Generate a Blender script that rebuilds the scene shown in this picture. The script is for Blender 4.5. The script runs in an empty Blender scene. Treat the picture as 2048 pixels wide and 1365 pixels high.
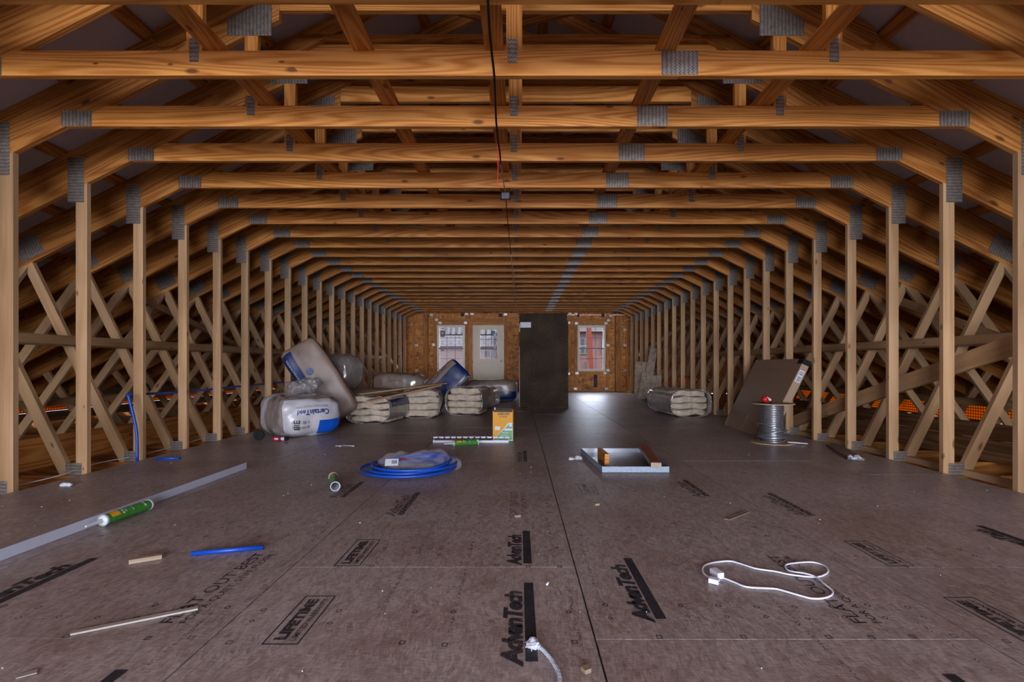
import bpy, bmesh, math, random
from mathutils import Vector, Matrix, noise, Euler
PI = math.pi
scene = bpy.context.scene
COL = scene.collection

# ------------------------------------------------------------------ camera, world, lights, exposure
FPX, VX, VY, CH = 1039.0, 1038.0, 730.0, 0.857     # focal length in pixels, vanishing point, camera height
cam_d = bpy.data.cameras.new('camera')
cam_d.sensor_width = 36.0
cam_d.lens = FPX / 2048 * 36.0
cam_d.shift_x = -(VX - 1024) / 2048
cam_d.shift_y = (VY - 682.5) / 2048
cam_d.clip_start = 0.05
cam = bpy.data.objects.new('camera', cam_d)
cam.location = (0, 0, CH)
cam.rotation_euler = (PI / 2, 0, 0)
COL.objects.link(cam)
scene.camera = cam

scene.view_settings.view_transform = 'Standard'
scene.view_settings.look = 'None'
scene.view_settings.gamma = 1.0
scene.view_settings.use_curve_mapping = False
scene.view_settings.exposure = -0.2
scene.cycles.diffuse_bounces = 8

world = bpy.data.worlds.new('world')
scene.world = world
world.use_nodes = True
wn = world.node_tree.nodes
wn['Background'].inputs[0].default_value = (0.78, 0.83, 1.0, 1)
wn['Background'].inputs[1].default_value = 25.0

def area(name, loc, rot, sx, sy, power, color):
    d = bpy.data.lights.new(name, 'AREA')
    d.shape = 'RECTANGLE'; d.size = sx; d.size_y = sy; d.energy = power; d.color = color
    o = bpy.data.objects.new(name, d); o.location = loc; o.rotation_euler = rot
    COL.objects.link(o)
    return o
# added area light set in the unseen gable opening, strengthening its daylight
area('gable_fill_light', (0, -7.12, 1.25), (PI / 2, 0, 0), 5.8, 2.25, 620, (0.86, 0.88, 1.0))
# sampling portals: the openings the sky is seen through
for nm_, lc_, rt_, sx_, sy_ in (('portal_gable', (0, -7.05, 1.1), (PI / 2, 0, 0), 6.4, 2.6), ('portal_window', (-2.165, 16.72, 1.38), (-PI / 2, 0, 0), 0.86, 1.45),
                                ('portal_window', (2.31, 16.72, 1.38), (-PI / 2, 0, 0), 0.86, 1.45), ('portal_door', (-0.97, 16.72, 1.5), (-PI / 2, 0, 0), 0.6, 1.0)):
    area(nm_, lc_, rt_, sx_, sy_, 1.0, (1, 1, 1)).data.cycles.is_portal = True
sun_d = bpy.data.lights.new('sun', 'SUN')
sun_d.energy = 8.0; sun_d.angle = 0.01; sun_d.color = (1.0, 0.93, 0.82)
sun = bpy.data.objects.new('sun', sun_d)
sun.rotation_euler = Vector((-0.85, 0.30, -0.45)).to_track_quat('-Z', 'Y').to_euler()
COL.objects.link(sun)

# ------------------------------------------------------------------ material helpers
def new_mat(name):
    m = bpy.data.materials.new(name); m.use_nodes = True
    nt = m.node_tree
    return m, nt, nt.nodes['Principled BSDF']
def lin(c):
    return tuple((x / 255 / 12.92 if x / 255 <= 0.04045 else ((x / 255 + 0.055) / 1.055) ** 2.4) for x in c) + (1,)
def N(nt, t, **kw):
    n = nt.nodes.new(t)
    for k, v in kw.items():
        if k in ('operation', 'blend_type', 'data_type', 'noise_dimensions', 'feature', 'wave_type', 'bands_direction', 'clamp', 'distance'):
            setattr(n, k, v)
        else:
            n.inputs[k].default_value = v
    return n
def L(nt, a, b): nt.links.new(a, b)
def ramp(nt, fac, stops):
    r = nt.nodes.new('ShaderNodeValToRGB')
    el = r.color_ramp.elements
    while len(el) < len(stops): el.new(0.5)
    for e, (p, c) in zip(el, stops):
        e.position = p; e.color = c if len(c) == 4 else tuple(c) + (1,)
    if fac is not None: L(nt, fac, r.inputs[0])
    return r
def mixc(nt, fac, a, b, mode='MIX'):
    m = nt.nodes.new('ShaderNodeMix'); m.data_type = 'RGBA'; m.blend_type = mode
    for i, v in ((0, fac), (6, a), (7, b)):
        if hasattr(v, 'links') or hasattr(v, 'is_output'): L(nt, v, m.inputs[i])
        else: m.inputs[i].default_value = v
    return m.outputs[2]
def math_(nt, op, a, b=None):
    m = nt.nodes.new('ShaderNodeMath'); m.operation = op
    for i, v in enumerate((a, b)):
        if v is None: continue
        if hasattr(v, 'is_output'): L(nt, v, m.inputs[i])
        else: m.inputs[i].default_value = v
    return m.outputs[0]
def scaled(nt, vec, s, off=None):
    m = nt.nodes.new('ShaderNodeMapping')
    m.inputs['Scale'].default_value = s
    L(nt, vec, m.inputs['Vector'])
    if off is not None: L(nt, off, m.inputs['Location'])
    return m.outputs[0]
def simple(name, col, rough=0.6, metal=0.0, var=0.12, scale=20.0, bump=0.0, spec=None, coat=0.0, stretch=(1, 1, 1)):
    m, nt, b = new_mat(name)
    tc = nt.nodes.new('ShaderNodeTexCoord')
    v = scaled(nt, tc.outputs['Object'], stretch)
    n = N(nt, 'ShaderNodeTexNoise', Scale=scale, Detail=4.0); L(nt, v, n.inputs['Vector'])
    c0 = tuple(x * (1 - var) for x in col[:3]) + (1,)
    c1 = tuple(min(1, x * (1 + var)) for x in col[:3]) + (1,)
    r = ramp(nt, n.outputs[0], [(0.3, c0), (0.7, c1)])
    L(nt, r.outputs[0], b.inputs['Base Color'])
    b.inputs['Roughness'].default_value = rough; b.inputs['Metallic'].default_value = metal
    if coat: b.inputs['Coat Weight'].default_value = coat; b.inputs['Coat Roughness'].default_value = 0.15
    if spec is not None: b.inputs['Specular IOR Level'].default_value = spec
    if bump:
        bp = N(nt, 'ShaderNodeBump', Strength=bump, Distance=0.01)
        L(nt, n.outputs[0], bp.inputs['Height']); L(nt, bp.outputs[0], b.inputs['Normal'])
    return m

def wood(name, light, dark, knot, ring=34.0, vary=0.25, knots=True, rough=0.55, ring_amt=0.55):
    m, nt, b = new_mat(name)
    tc = nt.nodes.new('ShaderNodeTexCoord'); oi = nt.nodes.new('ShaderNodeObjectInfo')
    rnd = math_(nt, 'MULTIPLY', oi.outputs['Random'], 37.0)
    comb = nt.nodes.new('ShaderNodeCombineXYZ')
    L(nt, rnd, comb.inputs[0]); L(nt, rnd, comb.inputs[1]); L(nt, rnd, comb.inputs[2])
    v1 = scaled(nt, tc.outputs['UV'], (0.30, 4.6, 1), comb.outputs[0])
    n1 = N(nt, 'ShaderNodeTexNoise', Scale=1.0, Detail=1.5, Roughness=0.45); L(nt, v1, n1.inputs['Vector'])
    rings = math_(nt, 'SINE', math_(nt, 'MULTIPLY', n1.outputs[0], ring * 2))
    v2 = scaled(nt, tc.outputs['UV'], (2.5, 120.0, 1), comb.outputs[0])
    n2 = N(nt, 'ShaderNodeTexNoise', Scale=1.0, Detail=2.0); L(nt, v2, n2.inputs['Vector'])
    fac = math_(nt, 'ADD', math_(nt, 'MULTIPLY', rings, 0.28 * ring_amt / 0.55), n2.outputs[0])
    r = ramp(nt, fac, [(0.30, light), (0.85, dark)])
    v3 = scaled(nt, tc.outputs['UV'], (0.9, 1.2, 1), comb.outputs[0])
    n3 = N(nt, 'ShaderNodeTexNoise', Scale=1.6, Detail=2.0); L(nt, v3, n3.inputs['Vector'])
    r3 = ramp(nt, n3.outputs[0], [(0.3, (0.78, 0.74, 0.70)), (0.7, (1.08, 1.08, 1.06))])
    c = mixc(nt, 1.0, r.outputs[0], r3.outputs[0], 'MULTIPLY')
    hv = math_(nt, 'ADD', math_(nt, 'MULTIPLY', oi.outputs['Random'], vary), 1.0 - vary * 0.6)
    hs = N(nt, 'ShaderNodeHueSaturation'); L(nt, c, hs.inputs['Color']); L(nt, hv, hs.inputs['Value'])
    c = hs.outputs[0]
    if knots:
        v4 = scaled(nt, tc.outputs['UV'], (2.0, 5.0, 1), comb.outputs[0])
        vo = N(nt, 'ShaderNodeTexVoronoi', Scale=1.0); vo.voronoi_dimensions = '2D'; L(nt, v4, vo.inputs['Vector'])
        sep = nt.nodes.new('ShaderNodeSeparateColor'); L(nt, vo.outputs['Color'], sep.inputs[0])
        gate = math_(nt, 'GREATER_THAN', sep.outputs[0], 0.55)
        size = math_(nt, 'ADD', math_(nt, 'MULTIPLY', sep.outputs[1], 0.07), 0.035)
        kd = math_(nt, 'DIVIDE', vo.outputs['Distance'], size)
        kr = ramp(nt, kd, [(0.45, (1, 1, 1)), (1.0, (0, 0, 0))])
        kf = math_(nt, 'MULTIPLY', math_(nt, 'MULTIPLY', kr.outputs[0], gate), 0.85)
        c = mixc(nt, kf, c, knot)
    L(nt, c, b.inputs['Base Color'])
    b.inputs['Roughness'].default_value = rough
    b.inputs['Specular IOR Level'].default_value = 0.3
    return m

M = {}
M['pine'] = wood('yellow_pine', (0.62, 0.275, 0.066, 1), (0.40, 0.135, 0.018, 1), (0.10, 0.03, 0.008, 1), ring=75)
M['rafter'] = wood('rafter_pine', (0.50, 0.215, 0.05, 1), (0.29, 0.095, 0.014, 1), (0.08, 0.025, 0.007, 1), ring=60)
M['spruce'] = wood('spruce_stud', (0.50, 0.32, 0.17, 1), (0.385, 0.228, 0.107, 1), (0.13, 0.055, 0.02, 1), ring=20, ring_amt=0.3)
M['dark_board'] = wood('weathered_board', (0.22, 0.12, 0.05, 1), (0.12, 0.055, 0.02, 1), (0.05, 0.02, 0.01, 1))
M['grey_board'] = wood('grey_scrap', (0.25, 0.19, 0.14, 1), (0.14, 0.10, 0.075, 1), (0.06, 0.04, 0.03, 1))
M['grey_wood'] = wood('weathered_sliver', (0.40, 0.36, 0.33, 1), (0.31, 0.27, 0.24, 1), (0.2, 0.1, 0.04, 1), knots=False)
M['pale_wood'] = wood('pale_offcut', (0.38, 0.30, 0.21, 1), (0.29, 0.215, 0.14, 1), (0.2, 0.1, 0.04, 1), knots=False)

def osb(name, light, mid, dark, scale=1.0, darkpatch=0.0):
    m, nt, b = new_mat(name)
    tc = nt.nodes.new('ShaderNodeTexCoord')
    oi = nt.nodes.new('ShaderNodeObjectInfo')
    rnd = math_(nt, 'MULTIPLY', oi.outputs['Random'], 23.0)
    comb = nt.nodes.new('ShaderNodeCombineXYZ')
    for i in range(3): L(nt, rnd, comb.inputs[i])
    n0 = N(nt, 'ShaderNodeTexNoise', Scale=3.0); L(nt, tc.outputs['Object'], n0.inputs['Vector'])
    base = scaled(nt, tc.outputs['UV'], (1, 1, 1), comb.outputs[0])
    dist = nt.nodes.new('ShaderNodeVectorMath'); dist.operation = 'MULTIPLY_ADD'
    L(nt, n0.outputs['Color'], dist.inputs[0]); dist.inputs[1].default_value = (0.22, 0.22, 0.22); L(nt, base, dist.inputs[2])
    v = scaled(nt, dist.outputs[0], (26 * scale, 9 * scale, 1))
    vo = N(nt, 'ShaderNodeTexVoronoi', Scale=1.0); L(nt, v, vo.inputs['Vector'])
    v2 = scaled(nt, dist.outputs[0], (8 * scale, 30 * scale, 1))
    vo2 = N(nt, 'ShaderNodeTexVoronoi', Scale=1.0); L(nt, v2, vo2.inputs['Vector'])
    s1 = nt.nodes.new('ShaderNodeSeparateColor'); L(nt, vo.outputs['Color'], s1.inputs[0])
    s2 = nt.nodes.new('ShaderNodeSeparateColor'); L(nt, vo2.outputs['Color'], s2.inputs[0])
    f = math_(nt, 'ADD', math_(nt, 'MULTIPLY', s1.outputs[0], 0.5), math_(nt, 'MULTIPLY', s2.outputs[0], 0.5))
    r = ramp(nt, f, [(0.05, dark), (0.45, mid), (0.95, light)])
    L(nt, r.outputs[0], b.inputs['Base Color'])
    b.inputs['Roughness'].default_value = 0.6
    return m
M['osb'] = osb('osb_sheathing', (0.76, 0.33, 0.055, 1), (0.56, 0.205, 0.026, 1), (0.20, 0.062, 0.009, 1), 0.8)
M['osb_scrap'] = osb('osb_scrap', (0.55, 0.44, 0.33, 1), (0.42, 0.32, 0.22, 1), (0.24, 0.17, 0.11, 1), 1.3)

def floor_mat():
    m, nt, b = new_mat('subfloor_board')
    tc = nt.nodes.new('ShaderNodeTexCoord'); geo = nt.nodes.new('ShaderNodeNewGeometry'); oi = nt.nodes.new('ShaderNodeObjectInfo')
    P = geo.outputs['Position']
    n0 = N(nt, 'ShaderNodeTexNoise', Scale=5.0, Detail=3.0); L(nt, P, n0.inputs['Vector'])
    dist = nt.nodes.new('ShaderNodeVectorMath'); dist.operation = 'MULTIPLY_ADD'
    L(nt, n0.outputs['Color'], dist.inputs[0]); dist.inputs[1].default_value = (0.07, 0.07, 0.07); L(nt, P, dist.inputs[2])
    a = N(nt, 'ShaderNodeTexNoise', Scale=1.0, Detail=3.0, Roughness=0.6); L(nt, scaled(nt, dist.outputs[0], (150, 26, 1)), a.inputs['Vector'])
    c = N(nt, 'ShaderNodeTexNoise', Scale=1.0, Detail=3.0, Roughness=0.6); L(nt, scaled(nt, dist.outputs[0], (30, 130, 1)), c.inputs['Vector'])
    f = math_(nt, 'MULTIPLY', math_(nt, 'ADD', a.outputs[0], c.outputs[0]), 0.5)
    r = ramp(nt, f, [(0.34, (0.18, 0.136, 0.116)), (0.5, (0.325, 0.264, 0.243)), (0.66, (0.44, 0.378, 0.365))])
    big = N(nt, 'ShaderNodeTexNoise', Scale=1.3, Detail=4.0, Roughness=0.6); L(nt, P, big.inputs['Vector'])
    rb = ramp(nt, big.outputs[0], [(0.33, (0.80, 0.72, 0.66)), (0.5, (1, 1, 1)), (0.68, (1.10, 1.12, 1.16))])
    col = mixc(nt, 1.0, r.outputs[0], rb.outputs[0], 'MULTIPLY')
    fl = N(nt, 'ShaderNodeTexVoronoi', Scale=1.0); L(nt, scaled(nt, dist.outputs[0], (60, 22, 1)), fl.inputs['Vector'])
    fs = nt.nodes.new('ShaderNodeSeparateColor'); L(nt, fl.outputs['Color'], fs.inputs[0])
    rf_ = ramp(nt, fs.outputs[0], [(0.0, (0.80, 0.78, 0.76)), (0.5, (1, 1, 1)), (1.0, (1.14, 1.14, 1.14))])
    col = mixc(nt, 1.0, col, rf_.outputs[0], 'MULTIPLY')
    # pale dusty scuffs
    du = N(nt, 'ShaderNodeTexNoise', Scale=1.0, Detail=6.0, Roughness=0.7); L(nt, scaled(nt, P, (1.6, 2.6, 1)), du.inputs['Vector'])
    rd = ramp(nt, du.outputs[0], [(0.58, (0, 0, 0)), (0.78, (0.55, 0.55, 0.55))])
    col = mixc(nt, rd.outputs[0], col, (0.34, 0.31, 0.29, 1))
    # rusty stains
    st = N(nt, 'ShaderNodeTexNoise', Scale=3.3, Detail=5.0, Roughness=0.65); L(nt, P, st.inputs['Vector'])
    rs = ramp(nt, st.outputs[0], [(0.60, (0, 0, 0)), (0.75, (0.6, 0.6, 0.6))])
    col = mixc(nt, rs.outputs[0], col, (0.15, 0.075, 0.04, 1))
    hs = N(nt, 'ShaderNodeHueSaturation'); L(nt, col, hs.inputs['Color'])
    L(nt, math_(nt, 'ADD', math_(nt, 'MULTIPLY', oi.outputs['Random'], 0.16), 0.92), hs.inputs['Value'])
    L(nt, hs.outputs[0], b.inputs['Base Color'])
    b.inputs['Roughness'].default_value = 0.42
    b.inputs['Specular IOR Level'].default_value = 0.5
    bp = N(nt, 'ShaderNodeBump', Strength=0.25, Distance=0.003)
    L(nt, f, bp.inputs['Height']); L(nt, bp.outputs[0], b.inputs['Normal'])
    return m
M['floor'] = floor_mat()

def ink_mat(name, col, wear=0.5):
    m, nt, b = new_mat(name)
    geo = nt.nodes.new('ShaderNodeNewGeometry')
    n = N(nt, 'ShaderNodeTexNoise', Scale=75.0, Detail=4.0, Roughness=0.7); L(nt, geo.outputs['Position'], n.inputs['Vector'])
    r = ramp(nt, n.outputs[0], [(wear - 0.02, (0, 0, 0)), (wear + 0.12, (1, 1, 1))])
    n2 = N(nt, 'ShaderNodeTexNoise', Scale=4.0, Detail=2.0); L(nt, geo.outputs['Position'], n2.inputs['Vector'])
    r2 = ramp(nt, n2.outputs[0], [(0.45, (0, 0, 0)), (0.75, (0.5, 0.5, 0.5))])
    tr = nt.nodes.new('ShaderNodeBsdfTransparent')
    mx = nt.nodes.new('ShaderNodeMixShader')
    fac = math_(nt, 'MAXIMUM', r.outputs[0], r2.outputs[0])
    L(nt, fac, mx.inputs[0]); L(nt, b.outputs[0], mx.inputs[1]); L(nt, tr.outputs[0], mx.inputs[2])
    L(nt, mx.outputs[0], nt.nodes['Material Output'].inputs[0])
    b.inputs['Base Color'].default_value = col; b.inputs['Roughness'].default_value = 0.6
    return m
M['ink'] = ink_mat('black_print', (0.022, 0.022, 0.030, 1), 0.58)
M['ink_faint'] = ink_mat('faint_print', (0.05, 0.045, 0.05, 1), 0.44)

def plate_mat():
    m, nt, b = new_mat('nail_plate')
    tc = nt.nodes.new('ShaderNodeTexCoord')
    sx = nt.nodes.new('ShaderNodeSeparateXYZ'); L(nt, tc.outputs['UV'], sx.inputs[0])
    u = math_(nt, 'FRACT', math_(nt, 'MULTIPLY', sx.outputs[0], 118.0))    # slots along the row, about 8 mm
    vv = math_(nt, 'FRACT', math_(nt, 'MULTIPLY', sx.outputs[1], 41.0))    # rows about 24 mm apart
    row = math_(nt, 'FRACT', math_(nt, 'MULTIPLY', math_(nt, 'FLOOR', math_(nt, 'MULTIPLY', sx.outputs[0], 118.0)), 0.5))
    vv = math_(nt, 'FRACT', math_(nt, 'ADD', vv, math_(nt, 'MULTIPLY', row, 0.35)))
    a = math_(nt, 'MULTIPLY', math_(nt, 'GREATER_THAN', u, 0.18), math_(nt, 'LESS_THAN', u, 0.80))
    c = math_(nt, 'MULTIPLY', math_(nt, 'GREATER_THAN', vv, 0.20), math_(nt, 'LESS_THAN', vv, 0.72))
    slot = math_(nt, 'MULTIPLY', a, c)
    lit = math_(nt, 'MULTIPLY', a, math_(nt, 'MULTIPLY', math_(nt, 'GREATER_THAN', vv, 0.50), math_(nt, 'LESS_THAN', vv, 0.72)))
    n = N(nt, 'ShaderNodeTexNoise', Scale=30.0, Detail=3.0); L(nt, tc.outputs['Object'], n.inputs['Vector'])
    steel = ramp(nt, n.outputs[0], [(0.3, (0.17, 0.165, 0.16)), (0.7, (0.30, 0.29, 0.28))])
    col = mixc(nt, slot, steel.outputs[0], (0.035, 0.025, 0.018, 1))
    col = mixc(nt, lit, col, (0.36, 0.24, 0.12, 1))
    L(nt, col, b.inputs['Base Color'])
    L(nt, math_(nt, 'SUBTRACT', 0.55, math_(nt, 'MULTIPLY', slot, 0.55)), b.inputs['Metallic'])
    b.inputs['Roughness'].default_value = 0.42
    return m
M['plate'] = plate_mat()
M['gusset'] = simple('galvanised_gusset', (0.42, 0.40, 0.38), 0.35, 0.6, 0.2, 40)
M['roof'] = simple('roof_underlay', (0.50, 0.47, 0.50), 0.7, 0, 0.06, 3)
M['vinyl'] = simple('white_vinyl', (0.54, 0.58, 0.68), 0.35, 0, 0.04, 10)
M['cream'] = simple('cream_door_paint', (0.66, 0.54, 0.35), 0.35, 0, 0.03, 4)
M['brass'] = simple('nickel_knob', (0.55, 0.5, 0.42), 0.25, 1.0, 0.05)
M['pex'] = simple('blue_pipe', (0.003, 0.055, 0.36), 0.4, 0, 0.08, 12)
M['black'] = simple('black_rubber', (0.010, 0.010, 0.011), 0.75, 0, 0.2, 30, 0, 0.2)
M['dkgrey'] = simple('dark_grey_plastic', (0.085, 0.09, 0.105), 0.35, 0, 0.15, 30)
M['red'] = simple('red_plastic', (0.45, 0.012, 0.012), 0.35, 0, 0.2, 25)
M['redwire'] = simple('red_wire', (0.75, 0.03, 0.02), 0.4)
M['crimson'] = simple('crimson_label', (0.30, 0.008, 0.035), 0.4, 0, 0.2, 40)
M['green'] = simple('green_label', (0.045, 0.22, 0.03), 0.35, 0, 0.25, 40)
M['label_yellow'] = simple('label_yellow', (0.72, 0.33, 0.02), 0.4, 0, 0.1, 30)
M['box_yellow'] = simple('yellow_carton', (0.64, 0.29, 0.002), 0.6, 0, 0.06, 14)
M['label_white'] = simple('white_label', (0.54, 0.56, 0.60), 0.45, 0, 0.06, 30)
M['print_black'] = simple('print_black', (0.02, 0.02, 0.022), 0.5)
M['print_blue'] = simple('print_blue', (0.008, 0.032, 0.13), 0.45, 0, 0.15, 20)
M['print_grey'] = simple('print_grey', (0.12, 0.12, 0.14), 0.5)
M['teal'] = simple('teal_sticker', (0.02, 0.28, 0.30), 0.5)
M['batt'] = simple('fibreglass_batt', (0.49, 0.41, 0.31), 0.9, 0, 0.24, 14, 0.7, 0.1)
M['kraft'] = simple('kraft_wrap', (0.27, 0.195, 0.15), 0.42, 0, 0.14, 5, 0.35, None, 0.25, (4, 1, 1))
M['kraft_paper'] = simple('kraft_paper', (0.235, 0.16, 0.115), 0.45, 0, 0.16, 5, 0.2)
M['film'] = simple('glossy_grey_film', (0.33, 0.285, 0.255), 0.2, 0.2, 0.2, 7, 0.6, None, 0.5, (1, 5, 1))
M['whitebag'] = simple('white_poly_bag', (0.50, 0.485, 0.51), 0.35, 0, 0.08, 6, 0.35, None, 0.2, (1, 3, 2))
M['bluebag'] = simple('bright_blue_print', (0.004, 0.085, 0.50), 0.4, 0, 0.15, 6)
M['navy'] = simple('navy_blue_wrap', (0.003, 0.020, 0.10), 0.35, 0, 0.2, 6, 0.3, None, 0.2)
M['cardboard'] = simple('corrugated_cardboard', (0.31, 0.20, 0.125), 0.5, 0, 0.06, 30, 0.05, None, 0, (1, 1, 0.1))
M['galv'] = simple('galvanised_sheet', (0.24, 0.25, 0.27), 0.3, 0.8, 0.12, 9)
M['galv_lit'] = simple('galvanised_lit', (0.27, 0.33, 0.40), 0.55, 0.2, 0.15, 60)  # bluish daylight on the near and left rims painted into the colour
M['cable'] = simple('armoured_cable', (0.40, 0.42, 0.46), 0.28, 0.8, 0.25, 120)
M['chipboard'] = simple('reel_chipboard', (0.38, 0.245, 0.14), 0.6, 0, 0.2, 40)
def fibre_mat():
    m, nt, b = new_mat('brown_fibreglass')
    tc = nt.nodes.new('ShaderNodeTexCoord')
    a = N(nt, 'ShaderNodeTexNoise', Scale=70.0, Detail=5.0, Roughness=0.7); L(nt, tc.outputs['Object'], a.inputs['Vector'])
    g_ = N(nt, 'ShaderNodeTexNoise', Scale=2.2, Detail=2.0); L(nt, tc.outputs['Object'], g_.inputs['Vector'])
    r = ramp(nt, a.outputs[0], [(0.38, (0.022, 0.013, 0.009)), (0.55, (0.050, 0.033, 0.022)), (0.68, (0.12, 0.088, 0.055))])
    r2 = ramp(nt, g_.outputs[0], [(0.35, (0.7, 0.7, 0.7)), (0.65, (1.35, 1.3, 1.1))])
    L(nt, mixc(nt, 1.0, r.outputs[0], r2.outputs[0], 'MULTIPLY'), b.inputs['Base Color'])
    b.inputs['Roughness'].default_value = 0.8; b.inputs['Specular IOR Level'].default_value = 0.2
    bp = N(nt, 'ShaderNodeBump', Strength=0.6, Distance=0.01); L(nt, a.outputs[0], bp.inputs['Height']); L(nt, bp.outputs[0], b.inputs['Normal'])
    return m
M['fibreglass'] = fibre_mat()
M['fibre_pale'] = simple('pale_fibreglass_edge', (0.33, 0.29, 0.25), 0.5, 0, 0.25, 50)
M['gelcoat'] = simple('white_gelcoat', (0.75, 0.74, 0.70), 0.2)
M['cord'] = simple('white_cord', (0.70, 0.74, 0.82), 0.4, 0, 0.04)
M['rope'] = simple('braided_white_rope', (0.62, 0.66, 0.76), 0.8, 0, 0.35, 260, 0.8)
M['redpaint'] = simple('chipped_red_paint', (0.22, 0.022, 0.014), 0.3, 0, 0.6, 14)
M['dark_slot'] = simple('dark_opening', (0.012, 0.010, 0.009), 0.8)
M['brick'] = None
def brick_mat(name, a, b_, mortar):
    m, nt, b = new_mat(name)
    tc = nt.nodes.new('ShaderNodeTexCoord')
    br = N(nt, 'ShaderNodeTexBrick', Scale=1.0); L(nt, tc.outputs['UV'], br.inputs['Vector'])
    br.inputs['Color1'].default_value = a; br.inputs['Color2'].default_value = b_; br.inputs['Mortar'].default_value = mortar
    br.inputs['Brick Width'].default_value = 0.21; br.inputs['Row Height'].default_value = 0.075; br.inputs['Mortar Size'].default_value = 0.008
    L(nt, br.outputs[0], b.inputs['Base Color']); b.inputs['Roughness'].default_value = 0.85; b.inputs['Specular IOR Level'].default_value = 0.05
    return m
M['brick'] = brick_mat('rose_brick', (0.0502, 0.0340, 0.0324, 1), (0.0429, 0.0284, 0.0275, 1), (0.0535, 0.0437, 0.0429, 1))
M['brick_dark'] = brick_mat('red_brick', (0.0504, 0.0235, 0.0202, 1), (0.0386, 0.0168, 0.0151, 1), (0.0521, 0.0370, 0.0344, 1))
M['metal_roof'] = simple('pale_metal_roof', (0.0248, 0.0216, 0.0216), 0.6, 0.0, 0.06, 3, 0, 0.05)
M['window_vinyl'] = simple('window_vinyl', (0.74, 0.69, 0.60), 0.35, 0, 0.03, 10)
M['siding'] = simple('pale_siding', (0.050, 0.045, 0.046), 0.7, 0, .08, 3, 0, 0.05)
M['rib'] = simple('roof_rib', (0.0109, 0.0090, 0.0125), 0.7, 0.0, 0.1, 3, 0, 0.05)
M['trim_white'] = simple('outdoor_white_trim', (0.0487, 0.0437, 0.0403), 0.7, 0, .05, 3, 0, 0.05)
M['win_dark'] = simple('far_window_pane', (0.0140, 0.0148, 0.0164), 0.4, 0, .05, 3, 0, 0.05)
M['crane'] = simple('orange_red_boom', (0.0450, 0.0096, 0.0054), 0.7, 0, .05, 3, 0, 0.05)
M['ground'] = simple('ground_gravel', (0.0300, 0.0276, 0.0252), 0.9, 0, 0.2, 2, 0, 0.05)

def glass_mat():
    m, nt, b = new_mat('window_glass')
    tr = nt.nodes.new('ShaderNodeBsdfTransparent'); tr.inputs[0].default_value = (0.93, 0.95, 0.95, 1)
    gl = nt.nodes.new('ShaderNodeBsdfGlossy'); gl.inputs['Roughness'].default_value = 0.02
    fr = N(nt, 'ShaderNodeFresnel', IOR=1.08)
    mx = nt.nodes.new('ShaderNodeMixShader')
    L(nt, fr.outputs[0], mx.inputs[0]); L(nt, tr.outputs[0], mx.inputs[1]); L(nt, gl.outputs[0], mx.inputs[2])
    L(nt, mx.outputs[0], nt.nodes['Material Output'].inputs[0])
    return m
M['glass'] = glass_mat()
def clear_film(name, op=0.25, tint=(0.75, 0.72, 0.75)):
    m, nt, b = new_mat(name)
    tr = nt.nodes.new('ShaderNodeBsdfTransparent')
    b.inputs['Base Color'].default_value = tint + (1,); b.inputs['Roughness'].default_value = 0.12
    mx = nt.nodes.new('ShaderNodeMixShader'); mx.inputs[0].default_value = op
    L(nt, tr.outputs[0], mx.inputs[1]); L(nt, b.outputs[0], mx.inputs[2])
    L(nt, mx.outputs[0], nt.nodes['Material Output'].inputs[0])
    return m
M['clear'] = clear_film('clear_film', 0.13)
M['smoky'] = clear_film('smoky_film', 0.55, (0.34, 0.31, 0.31))
def netting_mat():
    m, nt, b = new_mat('orange_netting')
    tc = nt.nodes.new('ShaderNodeTexCoord')
    sx = nt.nodes.new('ShaderNodeSeparateXYZ'); L(nt, tc.outputs['UV'], sx.inputs[0])
    u = math_(nt, 'FRACT', math_(nt, 'MULTIPLY', sx.outputs[0], 22.0)); v = math_(nt, 'FRACT', math_(nt, 'MULTIPLY', sx.outputs[1], 22.0))
    hole = math_(nt, 'MULTIPLY', math_(nt, 'GREATER_THAN', u, 0.35), math_(nt, 'GREATER_THAN', v, 0.35))
    tl = nt.nodes.new('ShaderNodeBsdfTranslucent'); tl.inputs[0].default_value = (0.27, 0.105, 0.004, 1)
    tl2 = nt.nodes.new('ShaderNodeBsdfTranslucent'); tl2.inputs[0].default_value = (0.09, 0.030, 0.0014, 1)
    mx = nt.nodes.new('ShaderNodeMixShader')
    L(nt, hole, mx.inputs[0]); L(nt, tl2.outputs[0], mx.inputs[1]); L(nt, tl.outputs[0], mx.inputs[2])
    L(nt, mx.outputs[0], nt.nodes['Material Output'].inputs[0])
    return m
M['netting'] = netting_mat()

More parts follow.
